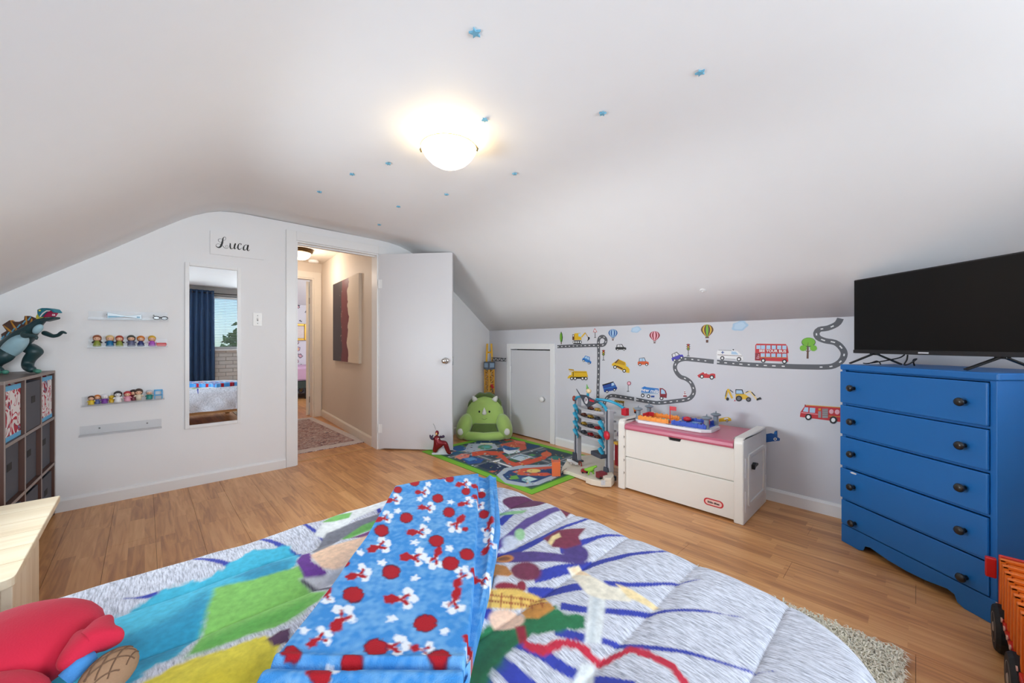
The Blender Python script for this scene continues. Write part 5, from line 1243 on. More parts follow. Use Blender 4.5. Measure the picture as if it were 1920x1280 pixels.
# soft folds and a turned-over fold near the camera end
hgt += .0035*vnoise(XY[...,0], XY[...,1], 9, 12)*np.clip(hgt/.02, 0, 1)+.010*np.exp(-((A-.93)/.025)**2)*np.clip((.55-B)/.3, 0, 1)+.006*np.exp(-((B-.80)/.018)**2)-.010*np.exp(-((B-.845)/.012)**2)+.006*np.exp(-((B-.90)/.03)**2)
base_h = BZ-.001
fall = np.clip((XY[...,0]-(BX1-.055))/.06, 0, 2)
Zb = base_h+hgt+.012*0-.03*np.clip(fall, 0, 1)**2
edge = (A < -.049) | (A > 1.049) | (B < -.019)
Zb = np.where(edge, base_h-.007-.03*np.clip(fall, 0, 1)**2, Zb)
P3 = np.stack([XY[...,0], XY[...,1], Zb], -1)
col = np.ones((nb, na, 4)); col[..., :3] = np.array(lin((66,142,212)))
X2, Y2 = XY[...,0], XY[...,1]
mott = vnoise(X2, Y2, 30, 31)*.5+vnoise(X2, Y2, 110, 32)*.6
mm = np.clip(.30+mott*.9, 0, 1)[..., None]; col[..., :3] = col[..., :3]*(1-mm*.5)+np.array(lin((150,200,236)))*mm*.5
fz = vnoise(X2, Y2, 150, 33)
ZQ = ((480,870), 3.123)
def bpn(rgb, pts, soft=.0025, wob=.003): paint(col, X2, Y2, pz(pts, ZB_, *ZQ), rgb, soft, wob, fz)
WHT = (232,238,246); RED = (172,34,44); DRK = (74,36,66)
for x, y in ((1000,330),(1140,230),(930,475),(1135,510),(740,585),(930,680),(795,920),(280,1000),(1105,1000),(830,285),(1120,830),(610,530),(1010,130),(960,215)):
    s_ = .55+.45*(y/1000); bpn(WHT, [(x+(26 if k_ % 2 == 0 else 17)*s_*math.cos(k_*PI/5)*1.4, y+(26 if k_ % 2 == 0 else 17)*s_*math.sin(k_*PI/5)) for k_ in range(10)])
def puffs(x, y, s_, ang, full=True):
    """white puff shape with a red splash beside it"""
    c_, s2 = math.cos(ang), math.sin(ang); T_ = lambda u, v: (x+s_*(u*c_-v*s2), y+s_*(u*s2+v*c_)*.9)
    for u, v, r in ((60,-38,26),(85,0,26),(55,38,24),(20,0,20)): bpn(WHT, ell(*T_(u,v), r*s_, r*s_*.85))
    bpn(RED, [T_(*p) for p in ((-60,-14),(-20,-30),(25,-8),(62,-30),(70,-16),(38,4),(66,26),(54,36),(16,14),(-18,30),(-58,16))]); 
for x, y, s_, a in ((985,265,.62,.0),(960,175,.55,.0),(930,410,.85,-.05),(700,500,.9,-.4),(900,555,.95,.05),(1060,545,.9,1.9),(580,660,.95,-.3),(820,800,1.2,.0),(420,760,.8,1.8),(480,950,1.3,-1.0),(1170,790,1.1,1.8),(760,1080,1.35,.05),(950,1100,.9,.2),(350,1060,1.0,-.6),(1190,345,.85,2.2),(1350,460,.75,-1.0),(1200,130,.55,-.1),(1090,90,.5,0),(790,220,.6,-.2),(730,330,.7,-.3),(1370,330,.7,1.9),(1300,640,.8,.2),(1215,240,.6,-.3),(1290,140,.5,.2),(1190,690,.9,-1.1),(360,1250,1.1,0),(1290,205,.5,.6),(1250,1060,.8,1.0)):
    puffs(x, y, s_, a)
for x, y, r in ((880,325,40),(735,400,45),(1055,470,46),(790,640,57),(570,775,64),(990,945,70),(1140,595,52),(1065,210,34),(1130,290,38),(930,120,29),(210,1140,64),(700,1090,72),(1235,540,46),(1335,265,32),(1230,168,27),(1135,100,26),(515,590,34),(1070,1160,70),(560,1190,70),(380,1270,70),(1225,395,18),(830,160,26),(1320,155,26)):
    bpn(DRK, ell(x, y, r, r*.80), .0022, .002); bpn(RED, ell(x, y, r*.90, r*.70), .0022, .003)
bl = thing('fleece_blanket', 'bright blue fleece blanket with red and white motifs folded lengthwise over the comforter', 'blanket', tuple(P3[nb//2, na//2]))
def fleece():
    m = print_mat('fleece_print', .95, .5, 420, .1, .03); return m
sheet('folded_fleece', na, nb, P3, col, fleece(), bl)
# rolled lower layer showing along its far edge
q = MB(); e_ = [onZ(x,y,ZB_-.01) for x,y in ((900,891),(920,900),(931,925),(936,965),(934,1010))]
q.tube(smooth_path([(p[0]-.012,p[1],BZ+.018) for p in e_], 5), [.011]*21, 10); q.build('rolled_edge', mat('fleece_blue', (74,142,208), .95, var=.4, vscale=25, bump=.4, bscale=420), bl, smooth=True)

# ------------------------------------------------------------------ plush toys at the bed head
M_plush = mat('red_plush', (196,26,58), .9, var=.06, bump=.2, bscale=350, sheen=.05)
ph = thing('plush_doll', 'plain red plush doll with raised mitten hand and blue cuff lying on the bed', 'plush toy', (-.17, 1.05, BZ))
q = MB(TM((-.165,1.055,BZ+.056)) ); q.ball((0,0,0), (.112,.112,.058), 28, 14); p_ = q.build('head', M_plush, ph, smooth=True)
for k_ in (0,): pass
q = MB(); q.ball((-.20,.90,BZ+.050), (.10,.09,.05), 24, 12); q.build('body', M_plush, ph, smooth=True)
h0_ = Vector(onZ(108,1262,.585)); h1_ = Vector(onZ(150,1215,.60)); h2_ = Vector(onZ(185,1192,.605)); hA = Vector(onZ(193,1170,.605)); hB = Vector(onZ(222,1192,.60)); hC = Vector(onZ(150,1190,.60))
hA2 = Vector(onZ(203,1158,.605)); hB2 = Vector(onZ(231,1186,.60))
skin_body('arm', [h0_, h1_, h2_, hA, hB, hC, hA2, hB2], [(0,1),(1,2),(2,3),(2,4),(1,5),(3,6),(4,7)], [.016,.023,.025,.015,.016,.012,.010,.010], M_plush, ph, root=1)
q = MB(); c0 = Vector(onZ(120,1275,.575)); c1 = Vector(onZ(178,1232,.585)); q.tube([c0, (c0+c1)/2+Vector((0,0,.004)), c1], [.012,.013,.011], 12); q.build('cuff', mat('sky_blue_plush', (72,146,214), .9, bump=.2, bscale=350), ph, smooth=True)
bq = thing('plush_toy', 'small brown quilted plush toy on the comforter beside the red doll', 'plush toy', onZ(205,1260,BZ))
cc = Vector(onZ(205,1262,.575)); q = MB(Matrix.Translation(cc) @ Matrix.Rotation(-.85, 4, 'Z')); q.ball((0,0,0), (.026,.04,.03), 24, 14); q.build('pad', mat('brown_plush', (150,116,88), .9, bump=.2, bscale=350), bq, smooth=True)
q = MB(Matrix.Translation(cc) @ Matrix.Rotation(-.85, 4, 'Z'))
for k_ in range(-2, 3):
    for sg_ in (-1, 1):
        pts = []
        for t in np.linspace(-1, 1, 15):
            x = .013*k_+sg_*.024*t*.6; y = .034*t; e_ = 1-(x/.026)**2-(y/.04)**2
            if e_ > .03: pts.append((x, y, .03*math.sqrt(e_)+.0003))
        if len(pts) > 2: q.tube(pts, .0011, 5)
q.build('quilting', mat('dark_brown_seam', (104,76,56), .9), bq)

# ------------------------------------------------------------------ pine bench at the left
bx1, by0, by1, btz = -.262, 1.72, 2.53, .45
bn = thing('bench', 'pale raw pine slatted low table with plank leg, left of the bed', 'table', (-.55, 2.12, 0))
M_raw = wood_mat('raw_pine', (214,192,160), (226,208,178), (236,222,196), axis='X', strips=False, rough=.6, scale=.4)
M_raw2 = wood_mat('raw_pine_upright', (212,190,158), (226,208,180), (234,220,196), axis='Z', strips=False, rough=.6, scale=.4)
nsl = 6; swd = (by1-by0)/nsl
for i in range(nsl):
    y0 = by0+i*swd; q = MB()
    if i == 0:
        rc = .03; P = [(-.82,y0),(bx1-rc,y0)]+[(bx1-rc+rc*math.sin(a), y0+rc-rc*math.cos(a)) for a in np.linspace(.3, PI/2, 5)]+[(bx1,y0+swd-.002),(-.82,y0+swd-.002)]
    else: P = [(-.82,y0+.001),(bx1,y0+.001),(bx1,y0+swd-.002),(-.82,y0+swd-.002)]
    q.prism(P, lambda u,v,d:(u,v,d), btz-.024, btz); q.build('slat', M_raw, bn, bevel=.0025)
MB().box(bx1-.026, bx1-.004, by0+.015, by0+.385, 0, btz-.0245).build('leg', M_raw2, bn, bevel=.003)
MB().box(-.80, -.778, by0+.015, by1-.02, 0, btz-.0245).build('leg', M_raw2, bn, bevel=.003)
MB().box(-.778, bx1-.026, by0+.30, by0+.322, btz-.13, btz-.0245).build('stretcher', M_raw2, bn, bevel=.003)
MB().box(bx1-.06, bx1-.03, by0+.385, by1-.03, btz-.07, btz-.0245).build('batten', M_raw2, bn)

# ------------------------------------------------------------------ cube bookcase and fabric bins
BKL = Vector((-.418, 3.832, 0)); rzB = math.atan2(-.9989, -.047); TB = TM(BKL, rzB)
BW, BH, BD, bt = .964, .927, .29, .016
bk = thing('cube_bookcase', 'dark brown nine-cube bookcase standing in the corner under the dinosaur', 'bookcase', BKL, rzB)
M_brown = mat('dark_brown_laminate', (84,54,44), .45, var=.10, vscale=3); M_edge = mat('worn_grey_edge', (148,136,130), .6, var=.1, vscale=30)
q = MB(TB); q.box(0,bt,-BD,-.0015,0,BH-bt); q.build('side_panel', M_brown, bk)
q = MB(TB); q.box(BW-bt,BW,-BD,-.0015,0,BH-bt); q.build('side_panel', M_brown, bk)
q = MB(TB); q.box(0,BW,-BD,-.0015,BH-bt,BH); q.build('top_panel', mat('dusty_brown_top', (106,92,86), .4, var=.08), bk)
cw_ = (BW-bt)/3; chh = (BH-bt-.03)/3
q = MB(TB); q.box(bt,BW-bt,-BD,-BD+.004,.03,BH-bt); q.build('back_panel', M_brown, bk)
for k_ in range(3):
    z = .03+k_*chh; q = MB(TB); q.box(bt,BW-bt,-BD+.004,-.0015,z-.0+0,z+bt) if k_ else q.box(bt,BW-bt,-BD+.004,-.0015,.014,.03); q.build('shelf', M_brown, bk)
for k_ in (1,2):
    x = k_*cw_; q = MB(TB); q.box(x,x+bt,-BD+.004,-.0016,.03,BH-bt-.0005); q.build('divider', M_brown, bk)
q = MB(TB)
for x in (0,cw_,2*cw_,BW-bt): q.box(x,x+bt,-.0014,0,.03,BH-bt)
for z in (.014,.03+chh,.03+2*chh,BH-bt): q.box(0,BW,-.0013,.0002,z,z+bt)
q.build('edge_band', M_edge, bk)
def swirl():
    m = bpy.data.materials.new('red_white_swirl_cloth'); m.use_nodes = True; n = m.node_tree; b = n.nodes['Principled BSDF']; L = n.links.new
    ge = n.nodes.new('ShaderNodeNewGeometry'); nz = n.nodes.new('ShaderNodeTexNoise'); nz.inputs['Scale'].default_value = 10; nz.inputs['Detail'].default_value = 1.5; nz.inputs['Distortion'].default_value = 1.6; L(ge.outputs['Position'], nz.inputs['Vector'])
    cr = n.nodes.new('ShaderNodeValToRGB'); cr.color_ramp.interpolation = 'CONSTANT'; e = cr.color_ramp.elements; e[0].position = 0; e[0].color = (*lin((100,170,214)), 1); e[1].position = .30; e[1].color = (*lin((98,40,70)), 1)
    for p, c in ((.34,(182,44,66)),(.40,(110,40,66)),(.42,(230,226,226)),(.585,(186,48,70)),(.65,(236,234,236))): k = e.new(p); k.color = (*lin(c), 1)
    L(nz.outputs['Fac'], cr.inputs[0]); L(cr.outputs[0], b.inputs['Base Color']); b.inputs['Roughness'].default_value = .85
    return m
M_sw = swirl(); M_bin = mat('charcoal_bin_cloth', (84,86,94), .9, var=.08, bump=.2, bscale=300); M_sky = mat('sky_blue_cloth', (104,178,220), .85)
cols = ('by the wall', 'in the middle column', 'in the near column'); rows_ = ('bottom row', 'middle row', 'top row')
for r in range(3):
    for c in range(3):
        pat = (r == 2 and c != 1)
        x0 = c*cw_+bt; z0 = .03+r*chh+(bt if r else 0)+.0008; wd = cw_-bt
        rec = {2:(.008,.002,.011)[c],1:(.017,.017,.019)[c],0:.010}[r]; bw_ = wd-.012 if not pat else wd-.02; hh = (chh-bt)*(.93 if not pat else .95)
        xa = x0+.004+(0 if not pat else .008); lab = ('fabric bin with red and white swirl print in the top row of the bookcase, '+cols[c]) if pat else ('charcoal fabric bin in the '+rows_[r]+' of the bookcase, '+cols[c])
        if pat and c == 0: lab = 'red and white swirl fabric bin, top row of the bookcase, by the wall'
        if pat and c == 2: lab = 'red and white swirl fabric bin, top row of the bookcase, near column'
        t = thing('storage_bin', lab, 'storage bin', TB @ Vector((xa+bw_/2,-.14,z0)), rzB, 'fabric bins in the bookcase')
        y1_ = -rec-.002; y0_ = -BD+.012; th = .006
        q = MB(TB)
        bow = .006
        q.box(xa,xa+bw_,y1_-th,y1_,z0,z0+hh); q.box(xa,xa+th,y0_,y1_-th,z0,z0+hh); q.box(xa+bw_-th,xa+bw_,y0_,y1_-th,z0,z0+hh); q.box(xa+th,xa+bw_-th,y0_,y0_+th,z0,z0+hh); q.box(xa+th,xa+bw_-th,y0_+th,y1_-th,z0,z0+th)
        q.build('bin_body', M_sw if pat else M_bin, t, bevel=.0025)
        if pat:
            q = MB(TB); q.box(xa-.001,xa+bw_+.001,y1_+.0002,y1_+.0015,z0+hh-.024,z0+hh); q.box(xa,xa+bw_,y1_+.0002,y1_+.0015,z0,z0+.022); q.build('trim_band', M_sky, t)
        else:
            xm = xa+bw_/2; zm = z0+hh*.62; q = MB(TB); q.box(xm-.035,xm+.035,y1_+.0003,y1_+.0012,zm-.018,zm+.018); q.build('hand_hole', M_dark, t)

# ------------------------------------------------------------------ dinosaur toy on the bookcase
def facing(loc): 
    return Matrix(((right.x, fwd.x, 0, loc[0]), (right.y, fwd.y, 0, loc[1]), (0, 0, 1, loc[2]), (0, 0, 0, 1)))
TDN = facing((-.545, 3.60, .9285)); dsc = 2.228/722
dn = thing('dinosaur_toy', 'big teal toy dinosaur with brown sail and open red mouth on the bookcase', 'toy dinosaur', (-.545, 3.60, .9285))
dpx = CX+F*((-.545*ar+3.60*br)/(-.545*af+3.60*bf)); 
def DP(px, py, d=0.0): return TDN @ Vector(((px-dpx)*dsc, d, max(.0, (699.5-py)*dsc)))
M_teal = mat('dark_teal_toy', (38,66,70), .4, var=.25, vscale=25); M_bel = mat('pale_blue_belly', (160,196,208), .45, var=.10, vscale=40); M_jade = mat('jade_claw', (74,140,120), .4)
body = [DP(-34,678,.10),DP(-14,672,.04),DP(8,658,0),DP(30,641,0),DP(52,625,0),DP(68,611,-.005),DP(80,601,-.01),DP(90,597,-.012)]
skin_body('body', body, [(i,i+1) for i in range(len(body)-1)], [.012,.026,.048,.052,.044,.028,.021,.015], M_teal, dn, root=3)
q = MB(TDN @ Matrix.Translation(((37-dpx)*dsc, -.026, (699.5-650)*dsc)) @ Matrix.Rotation(-.78, 4, 'Y')); q.ball((0,0,0), (.098,.040,.042), 22, 12); q.build('belly', M_bel, dn, smooth=True)
q = MB(TDN @ Matrix.Translation(((79-dpx)*dsc, -.020, (699.5-617)*dsc)) @ Matrix.Rotation(-.9, 4, 'Y')); q.ball((0,0,0), (.034,.018,.018), 16, 8); q.build('throat', M_bel, dn, smooth=True)
for nm, P, Rr in (('leg', [DP(30,650,.05),DP(52,660,.045),DP(38,672,.04),DP(36,688,.035),DP(62,694,.0)], [.034,.040,.028,.028,.020]), ('leg', [DP(26,652,-.02),DP(30,668,-.05),DP(14,680,-.055),DP(14,690,-.055),DP(32,694,-.07)], [.040,.044,.030,.026,.020])):
    skin_body('leg', P, [(i,i+1) for i in range(len(P)-1)], Rr, M_teal, dn, root=0)
for cx_, d_ in ((62,.015),(70,.0),(76,-.012),(26,-.092),(34,-.088),(42,-.075)):
    q = MB(); p = DP(cx_,695.6,d_); q.ball((p.x,p.y,.9285+.0125), (.014,.014,.012), 12, 8); q.build('claw', M_jade, dn, smooth=True)
for P, Rr in (([DP(62,622,-.035),DP(66,630,-.055),DP(84,629,-.06),DP(93,632,-.06),DP(92,637,-.06)], [.020,.015,.011,.009,.004]), ([DP(68,622,.03),DP(88,630,.03),DP(98,628,.03),DP(106,621,.03),DP(114,625,.03)], [.016,.012,.010,.010,.004])):
    skin_body('arm', P, [(i,i+1) for i in range(len(P)-1)], Rr, M_teal, dn, root=0)
def plate(pts, d0, d1): 
    q = MB(); q.prism([((x-dpx)*dsc, (699.5-y)*dsc) for x, y in pts], lambda u,v,d: tuple(TDN @ Vector((u,d,v))), d0, d1); return q
plate([(86,596),(82,588),(82,581),(90,578),(100,578),(110,580),(115,586),(112,587),(106,582),(98,582),(92,588)], -.032, .008).build('upper_jaw', mat('bright_teal_head', (40,128,148), .4, var=.3, vscale=40), dn, smooth=False, bevel=.005)
plate([(84,600),(90,597),(104,595),(112,594),(112,598),(104,600),(92,603)], -.030, .006).build('lower_jaw', M_teal, dn, bevel=.005)
plate([(88,595),(94,588),(100,583),(107,583),(111,587),(106,594)], -.022, -.002).build('mouth', mat('magenta_mouth', (176,30,80), .35), dn, bevel=.003)
plate([(87,594),(93,587),(100,582.4),(107,582.6),(106,584),(100,584.5),(94,589),(89,595)], -.0335, -.0325).build('gum', M_trim, dn)
plate([(76,594),(80,588),(84,590),(88,595),(82,600),(77,598)], -.026, .002).build('cheek', mat('yellow_toy', (222,206,70), .4), dn, bevel=.005)
q = MB()
for x in (107,109,111): p = DP(x,592,-.022); q.cyl(tuple(p), tuple(p+Vector((0,0,.011))), .0025, .0004, 6)
q.build('tooth', M_trim, dn)
p = DP(88,583,-.034); q = MB(); q.ball(tuple(p), .005, 10, 8); q.build('eye', mat('yellow_toy', (222,206,70), .4), dn, smooth=True)
plate([(6,637),(4,626),(14,620),(6,609),(20,600),(28,603),(38,603),(47,599),(48,592),(56,592),(66,596),(65,606),(60,612),(40,624),(20,636)], -.006, .006).build('sail', mat('brown_sail', (92,60,48), .5, var=.15), dn, bevel=.002)
for a, b in (((9,610),(28,626)),((22,601),(35,622)),((51,592),(52,613)),((62,597),(61,607))):
    q = MB(); q.tube([DP(*a,0),DP(*b,0)], [.007,.010], 10); q.build('sail_spine', mat('ochre_spine', (206,142,48), .45), dn, smooth=True)
q = MB()
for i in range(6):
    p = DP(22+9*i, 636-7*i, -.046+.002*i); q.bar(tuple(p), tuple(p+right*.016+Vector((0,0,.02))), .006, .002)
q.build('back_stripe', mat('sky_stripe', (110,180,210), .4), dn)

# ------------------------------------------------------------------ green plush chair
rl = onZ(907, 827, 0); rl = (rl[0], rl[1], .0045); TR = facing(rl); zk = 4.335/722/11.64
rh = thing('plush_chair', 'green plush toddler chair with horned dinosaur face in the room corner', 'plush chair', rl)
def RP(zx, zy, y=0.0): return ((zx-785)*zk, y, max(0, (1105-zy)*zk))
M_lime = mat('lime_plush', (166,196,104), .95, var=.08, vscale=14, bump=.25, bscale=260, sheen=.5); M_olive = mat('olive_plush', (84,104,48), .95, var=.15, vscale=16, bump=.3, bscale=200, sheen=.4); M_wpl = mat('white_plush', (222,222,214), .95, bump=.2, bscale=260)
q = MB(TR)
def headfn(u, v):
    t = PI*v; a = 2*PI*u; z = .300+.190*math.cos(t); wv = 1.0+.42*(.5-.5*math.cos(t)); 
    sq = lambda c: math.copysign(abs(c)**.8, c)
    return (.180*wv*math.sin(t)**.7*sq(math.cos(a)), .20+.105*math.sin(t)**.8*sq(math.sin(a))+.05*math.cos(t)*1.0, z)
q.grid(36, 20, headfn, close_u=True); q.build('backrest', M_lime, rh, smooth=True)
for sg_ in (-1, 1):
    q = MB(TR @ Matrix.Translation((sg_*.232, .115, .138)) @ Matrix.Rotation(-sg_*.30, 4, 'Y') @ Matrix.Rotation(-.1, 4, 'X')); q.ball((0,0,0), (.088,.14,.152), 24, 14); q.build('arm', M_lime, rh, smooth=True)
    q = MB(TR @ Matrix.Translation((sg_*.262, -.016, .105)) @ Matrix.Rotation(.15, 4, 'X')); q.ball((0,0,0), (.034,.012,.040), 16, 10); q.build('paw_pad', M_wpl, rh, smooth=True)
q = MB(TR); q.tube([(-.26,.10,.055),(-.18,.03,.048),(0,.012,.044),(.18,.03,.048),(.26,.10,.055)], [.05,.05,.045,.05,.05], 14); q.build('seat_front', M_lime, rh, smooth=True)
q = MB(TR); q.box(-.24,.24,.06,.34,.004,.10); q.build('base', M_lime, rh, bevel=.03)
q = MB(TR); q.prism([(-.165,.062),(.170,.062),(.125,.178),(-.118,.178)], lambda u,v,d:(u, .022+(v-.06)*.42-d, v), -.04, .004); q.build('seat', M_olive, rh, bevel=.008)
q = MB(TR); q.grid(40, 12, lambda u,v: (.205*math.cos(PI*(u*1.16-.08))*(1+.04*math.sin(u*40)), .235+.06*math.sin(v*2*PI), .29+.20*math.sin(PI*(u*1.16-.08))+.03*math.cos(v*2*PI)*(1+.3*math.sin(u*34))))
q.build('frill', M_olive, rh, smooth=True)
for sg_ in (-1, 1):
    q = MB(TR @ Matrix.Translation((sg_*.125, .175, .452)) @ Matrix.Rotation(sg_*.55, 4, 'Y')); q.lathe([(.034,-.03),(.028,0),(.016,.022),(.003,.036)], 14); q.build('horn', M_wpl, rh, smooth=True)
    q = MB(TR); q.ball((sg_*.058,.098,.312), (.0105,.008,.012), 12, 8); q.build('eye', M_black, rh, smooth=True)
q = MB(TR @ Matrix.Translation((0,.098,.285)) @ Matrix.Rotation(.25, 4, 'X')); q.lathe([(.004,-.006),(.026,0),(.027,.015),(.016,.045),(.003,.078)], 16); q.build('nose_horn', M_wpl, rh, smooth=True)
q = MB(TR); q.tube(smooth_path([(-.066,.094,.245),(-.05,.088,.225),(-.02,.084,.232),(0,.083,.222),(.025,.084,.234),(.055,.09,.232),(.068,.095,.25)], 5), .0022, 6); q.tube(smooth_path([(-.075,.098,.25),(-.05,.090,.212),(0,.086,.196),(.05,.090,.212),(.078,.098,.25)], 5), .002, 6); q.build('smile_seam', mat('green_seam', (110,142,64), .9), rh)

# ------------------------------------------------------------------ toy tower crane in the corner
ckx, cky = 3.165, 3.735
ck = thing('toy_crane', 'tall yellow toy tower crane with grey cab behind the green plush chair', 'toy crane', (ckx, cky, 0))
M_cy = mat('crane_yellow', (226,168,62), .4, var=.06); M_cg = mat('crane_grey', (92,100,112), .5, var=.2, vscale=40)
q = MB(); hw = .04
for sx in (-1,1):
    for sy in (-1,1): q.box(ckx+sx*hw-.007, ckx+sx*hw+.007, cky+sy*hw-.007, cky+sy*hw+.007, .42, .775)
nz_ = 6
for i in range(nz_):
    za = .42+i*.355/nz_; zb_ = .42+(i+1)*.355/nz_; sw2 = 1 if i % 2 else -1
    for s_ in (-1, 1):
        q.bar((ckx-hw*sw2, cky+s_*hw, za), (ckx+hw*sw2, cky+s_*hw, zb_), .012, .010); q.bar((ckx+s_*hw, cky-hw*sw2, za), (ckx+s_*hw, cky+hw*sw2, zb_), .012, .010)
    for s_ in (-1, 1): q.box(ckx-hw, ckx+hw, cky+s_*hw-.005, cky+s_*hw+.005, za-.004, za+.004); q.box(ckx+s_*hw-.005, ckx+s_*hw+.005, cky-hw, cky+hw, za-.004, za+.004)
q.build('mast', M_cy, ck)
q = MB(); q.box(ckx-.055,ckx+.055,cky-.055,cky+.055,.0,.02); q.box(ckx-.045,ckx+.045,cky-.045,cky+.045,.02,.42); q.build('base', mat('crane_dark', (52,58,54), .6), ck, bevel=.004)
q = MB(); q.box(ckx-.052,ckx+.052,cky-.052,cky+.052,.775,.872); q.build('cab', M_cg, ck, bevel=.006)
q = MB(); q.box(ckx-.053,ckx-.0521,cky-.035,cky+.035,.80,.855); q.box(ckx-.035,ckx+.035,cky-.053,cky-.0521,.80,.855); q.build('cab_window', mat('pale_window', (150,176,200), .2), ck)
q = MB()
for s_ in (-1,1): q.bar((ckx+s_*.026, cky-s_*.026, .872), (ckx+s_*.018, cky-s_*.018, 1.10), .022, .022)
q.box(ckx-.02,ckx+.02,cky-.02,cky+.02,.98,1.0); q.build('apex', mat('crane_bright_yellow', (236,180,34), .4), ck, bevel=.002)
q = MB(); J0 = Vector((ckx,cky-.05,.885)); J1 = Vector((3.205,3.47,.885))
for dz in (0, .04): q.bar(tuple(J0+Vector((0,0,dz))), tuple(J1+Vector((0,0,dz*.8))), .010, .008)
for i in range(7):
    a = J0.lerp(J1, i/7)+Vector((0,0,.04 if i % 2 else 0)); b = J0.lerp(J1, (i+1)/7)+Vector((0,0,0 if i % 2 else .038)); q.bar(tuple(a), tuple(b), .008, .007)
q.build('jib', mat('jib_grey', (76,80,84), .5), ck)
q = MB(); q.tube(smooth_path([(ckx-.01,cky-.048,.58),(3.16,3.66,.50),(3.18,3.60,.40),(3.19,3.54,.26),(3.20,3.50,.10),(3.15,3.52,.008)], 6), .004, 7); q.build('cable', mat('dark_grey_cable', (62,62,66), .6), ck, smooth=True)
q = MB(); q.bar((ckx-.01,cky-.048,.585),(ckx+.0,cky-.075,.54),.012,.03); q.build('plug', mat('red_plug', (200,50,50), .4), ck)

# ------------------------------------------------------------------ small red toy figure by the door
fl = onZ(828, 853.5, .0045); fl = (fl[0], fl[1], .0062); TFg = facing(fl); fk = 3.80/722/12.8
fg = thing('toy_robot', 'small dark red kneeling toy figure on white base against the door', 'toy figure', fl)
def FP(zx, zy, d=0.0): return TFg @ Vector(((zx-615)*fk, d, max(0.0, (1045-zy)*fk)))
M_fr = mat('dark_red_foil', (122,26,36), .22, .35, var=.25, vscale=40); M_fn = mat('dark_plum', (52,36,62), .35, .2)
P = [FP(535,800),FP(505,700,-.004),FP(500,625,-.004),FP(506,560,-.004),FP(470,880,.004),FP(440,990,.006),FP(625,765,-.01),FP(705,735,-.014),FP(745,870,-.008),FP(795,985,-.006),FP(845,995,-.012)]
skin_body('body', P, [(0,1),(1,2),(2,3),(0,4),(4,5),(0,6),(6,7),(7,8),(8,9),(9,10)], [.030,.034,.035,.016,.030,.028,.031,.028,.024,.022,.013], M_fr, fg, root=0)
q = MB(); c_ = FP(508,512,-.004); q.ball(tuple(c_), (.019,.018,.025), 16, 10); q.build('head', M_fr, fg, smooth=True)
q = MB(); c_ = FP(503,525,-.017); q.ball(tuple(c_), (.011,.009,.014), 12, 8); q.build('face_plate', mat('plain_gold', (220,176,110), .35, .3), fg, smooth=True)
for P, Rr in (([FP(450,640),FP(395,665),FP(360,625),FP(335,555)], [.016,.014,.013,.007]), ([FP(360,625),FP(395,600),FP(408,555)], [.011,.008,.006]), ([FP(555,600),FP(600,615),FP(640,605),FP(688,582)], [.017,.013,.013,.018])):
    skin_body('arm', P, [(i,i+1) for i in range(len(P)-1)], Rr, M_fn, fg, root=0)
q = MB(); q.prism([((x-615)*fk, (1045-y)*fk) for x, y in ((365,1010),(380,1045),(780,1045),(870,1005),(740,990),(700,890),(600,860),(525,880),(510,985))], lambda u,v,d: tuple(TFg @ Vector((u,d,v))), .010, .040); q.build('base', mat('white_foil', (214,214,226), .3, var=.04), fg, bevel=.006)
c_ = FP(548,632,-.028); q = MB(); q.ball(tuple(c_), (.006,.004,.006), 10, 6); q.build('chest_light', M_trim, fg, smooth=True)
q = MB(); q.tube([FP(470,425,.0),FP(445,345,.0),FP(412,290,.0)], .0022, 6); q.tube([FP(500,490,.006),FP(470,425,.0)], .0012, 6); q.build('straw', mat('grey_straw', (120,124,120), .5), fg)

# ------------------------------------------------------------------ toy garage tower
GL = Vector((2.868, 2.135, 0)); gu = Vector((-.343,-.939,0)); gv = Vector((.939,-.343,0))
TG = Matrix(((gu.x, gv.x, 0, GL.x), (gu.y, gv.y, 0, GL.y), (0, 0, 1, .0062), (0, 0, 0, 1)))
gr_ = thing('toy_garage', 'tall grey and turquoise multi-deck toy car garage between play mat and toy chest', 'toy garage', (2.79, 1.93, 0))
M_gp = mat('silver_grey_plastic', (176,176,182), .4, var=.03); M_gd = mat('slate_plastic', (66,70,82), .45); M_tq = mat('turquoise_plastic', (40,160,196), .3, var=.1, vscale=30); M_bg = mat('beige_plastic', (226,216,198), .5, var=.05, vscale=14)
for x, zt in ((0, .615), (.46, .565)):
    q = MB(TG); q.box(x-.022,x+.022,-.012,.02,.03,zt); q.box(x-.030,x-.022,-.024,.02,.03,zt-.01); q.box(x+.022,x+.030,-.024,.02,.03,zt); q.build('column', M_gp, gr_, bevel=.004)
    q = MB(TG); q.box(x-.021,x-.008,-.0135,-.0121,.05,zt-.01); q.build('column_slot', M_gd, gr_)
    q = MB(TG); q.prism([(x-.05,.0),(x+.09,.0),(x+.075,.03),(x+.03,.045),(x+.01,.10),(x-.035,.10)], lambda u,v,d:(u,d,v+.0), -.035, -.0245); q.box(x-.045,x+.045,-.035,.035,.0,.035); q.build('column_foot', M_gd, gr_, bevel=.004)
cars = [(170,40,44),(120,70,56),(190,150,60),(70,74,84)]
for k_, z in enumerate((.526,.452,.374,.300)):
    q = MB(TG); n_ = 18; P = [(.04+.38*i/n_, -.03-.05*math.sin(PI*i/n_)) for i in range(n_+1)]+[(.42,.10),(.04,.10)]
    q.prism(P, lambda u,v,d:(u,v,d), z-.008, z+.004); q.prism([P[i] for i in range(n_+1)]+[(P[n_-i][0], P[n_-i][1]+.008) for i in range(n_+1)], lambda u,v,d:(u,v,d), z+.004, z+.012); q.build('deck', M_gp, gr_, bevel=.002)
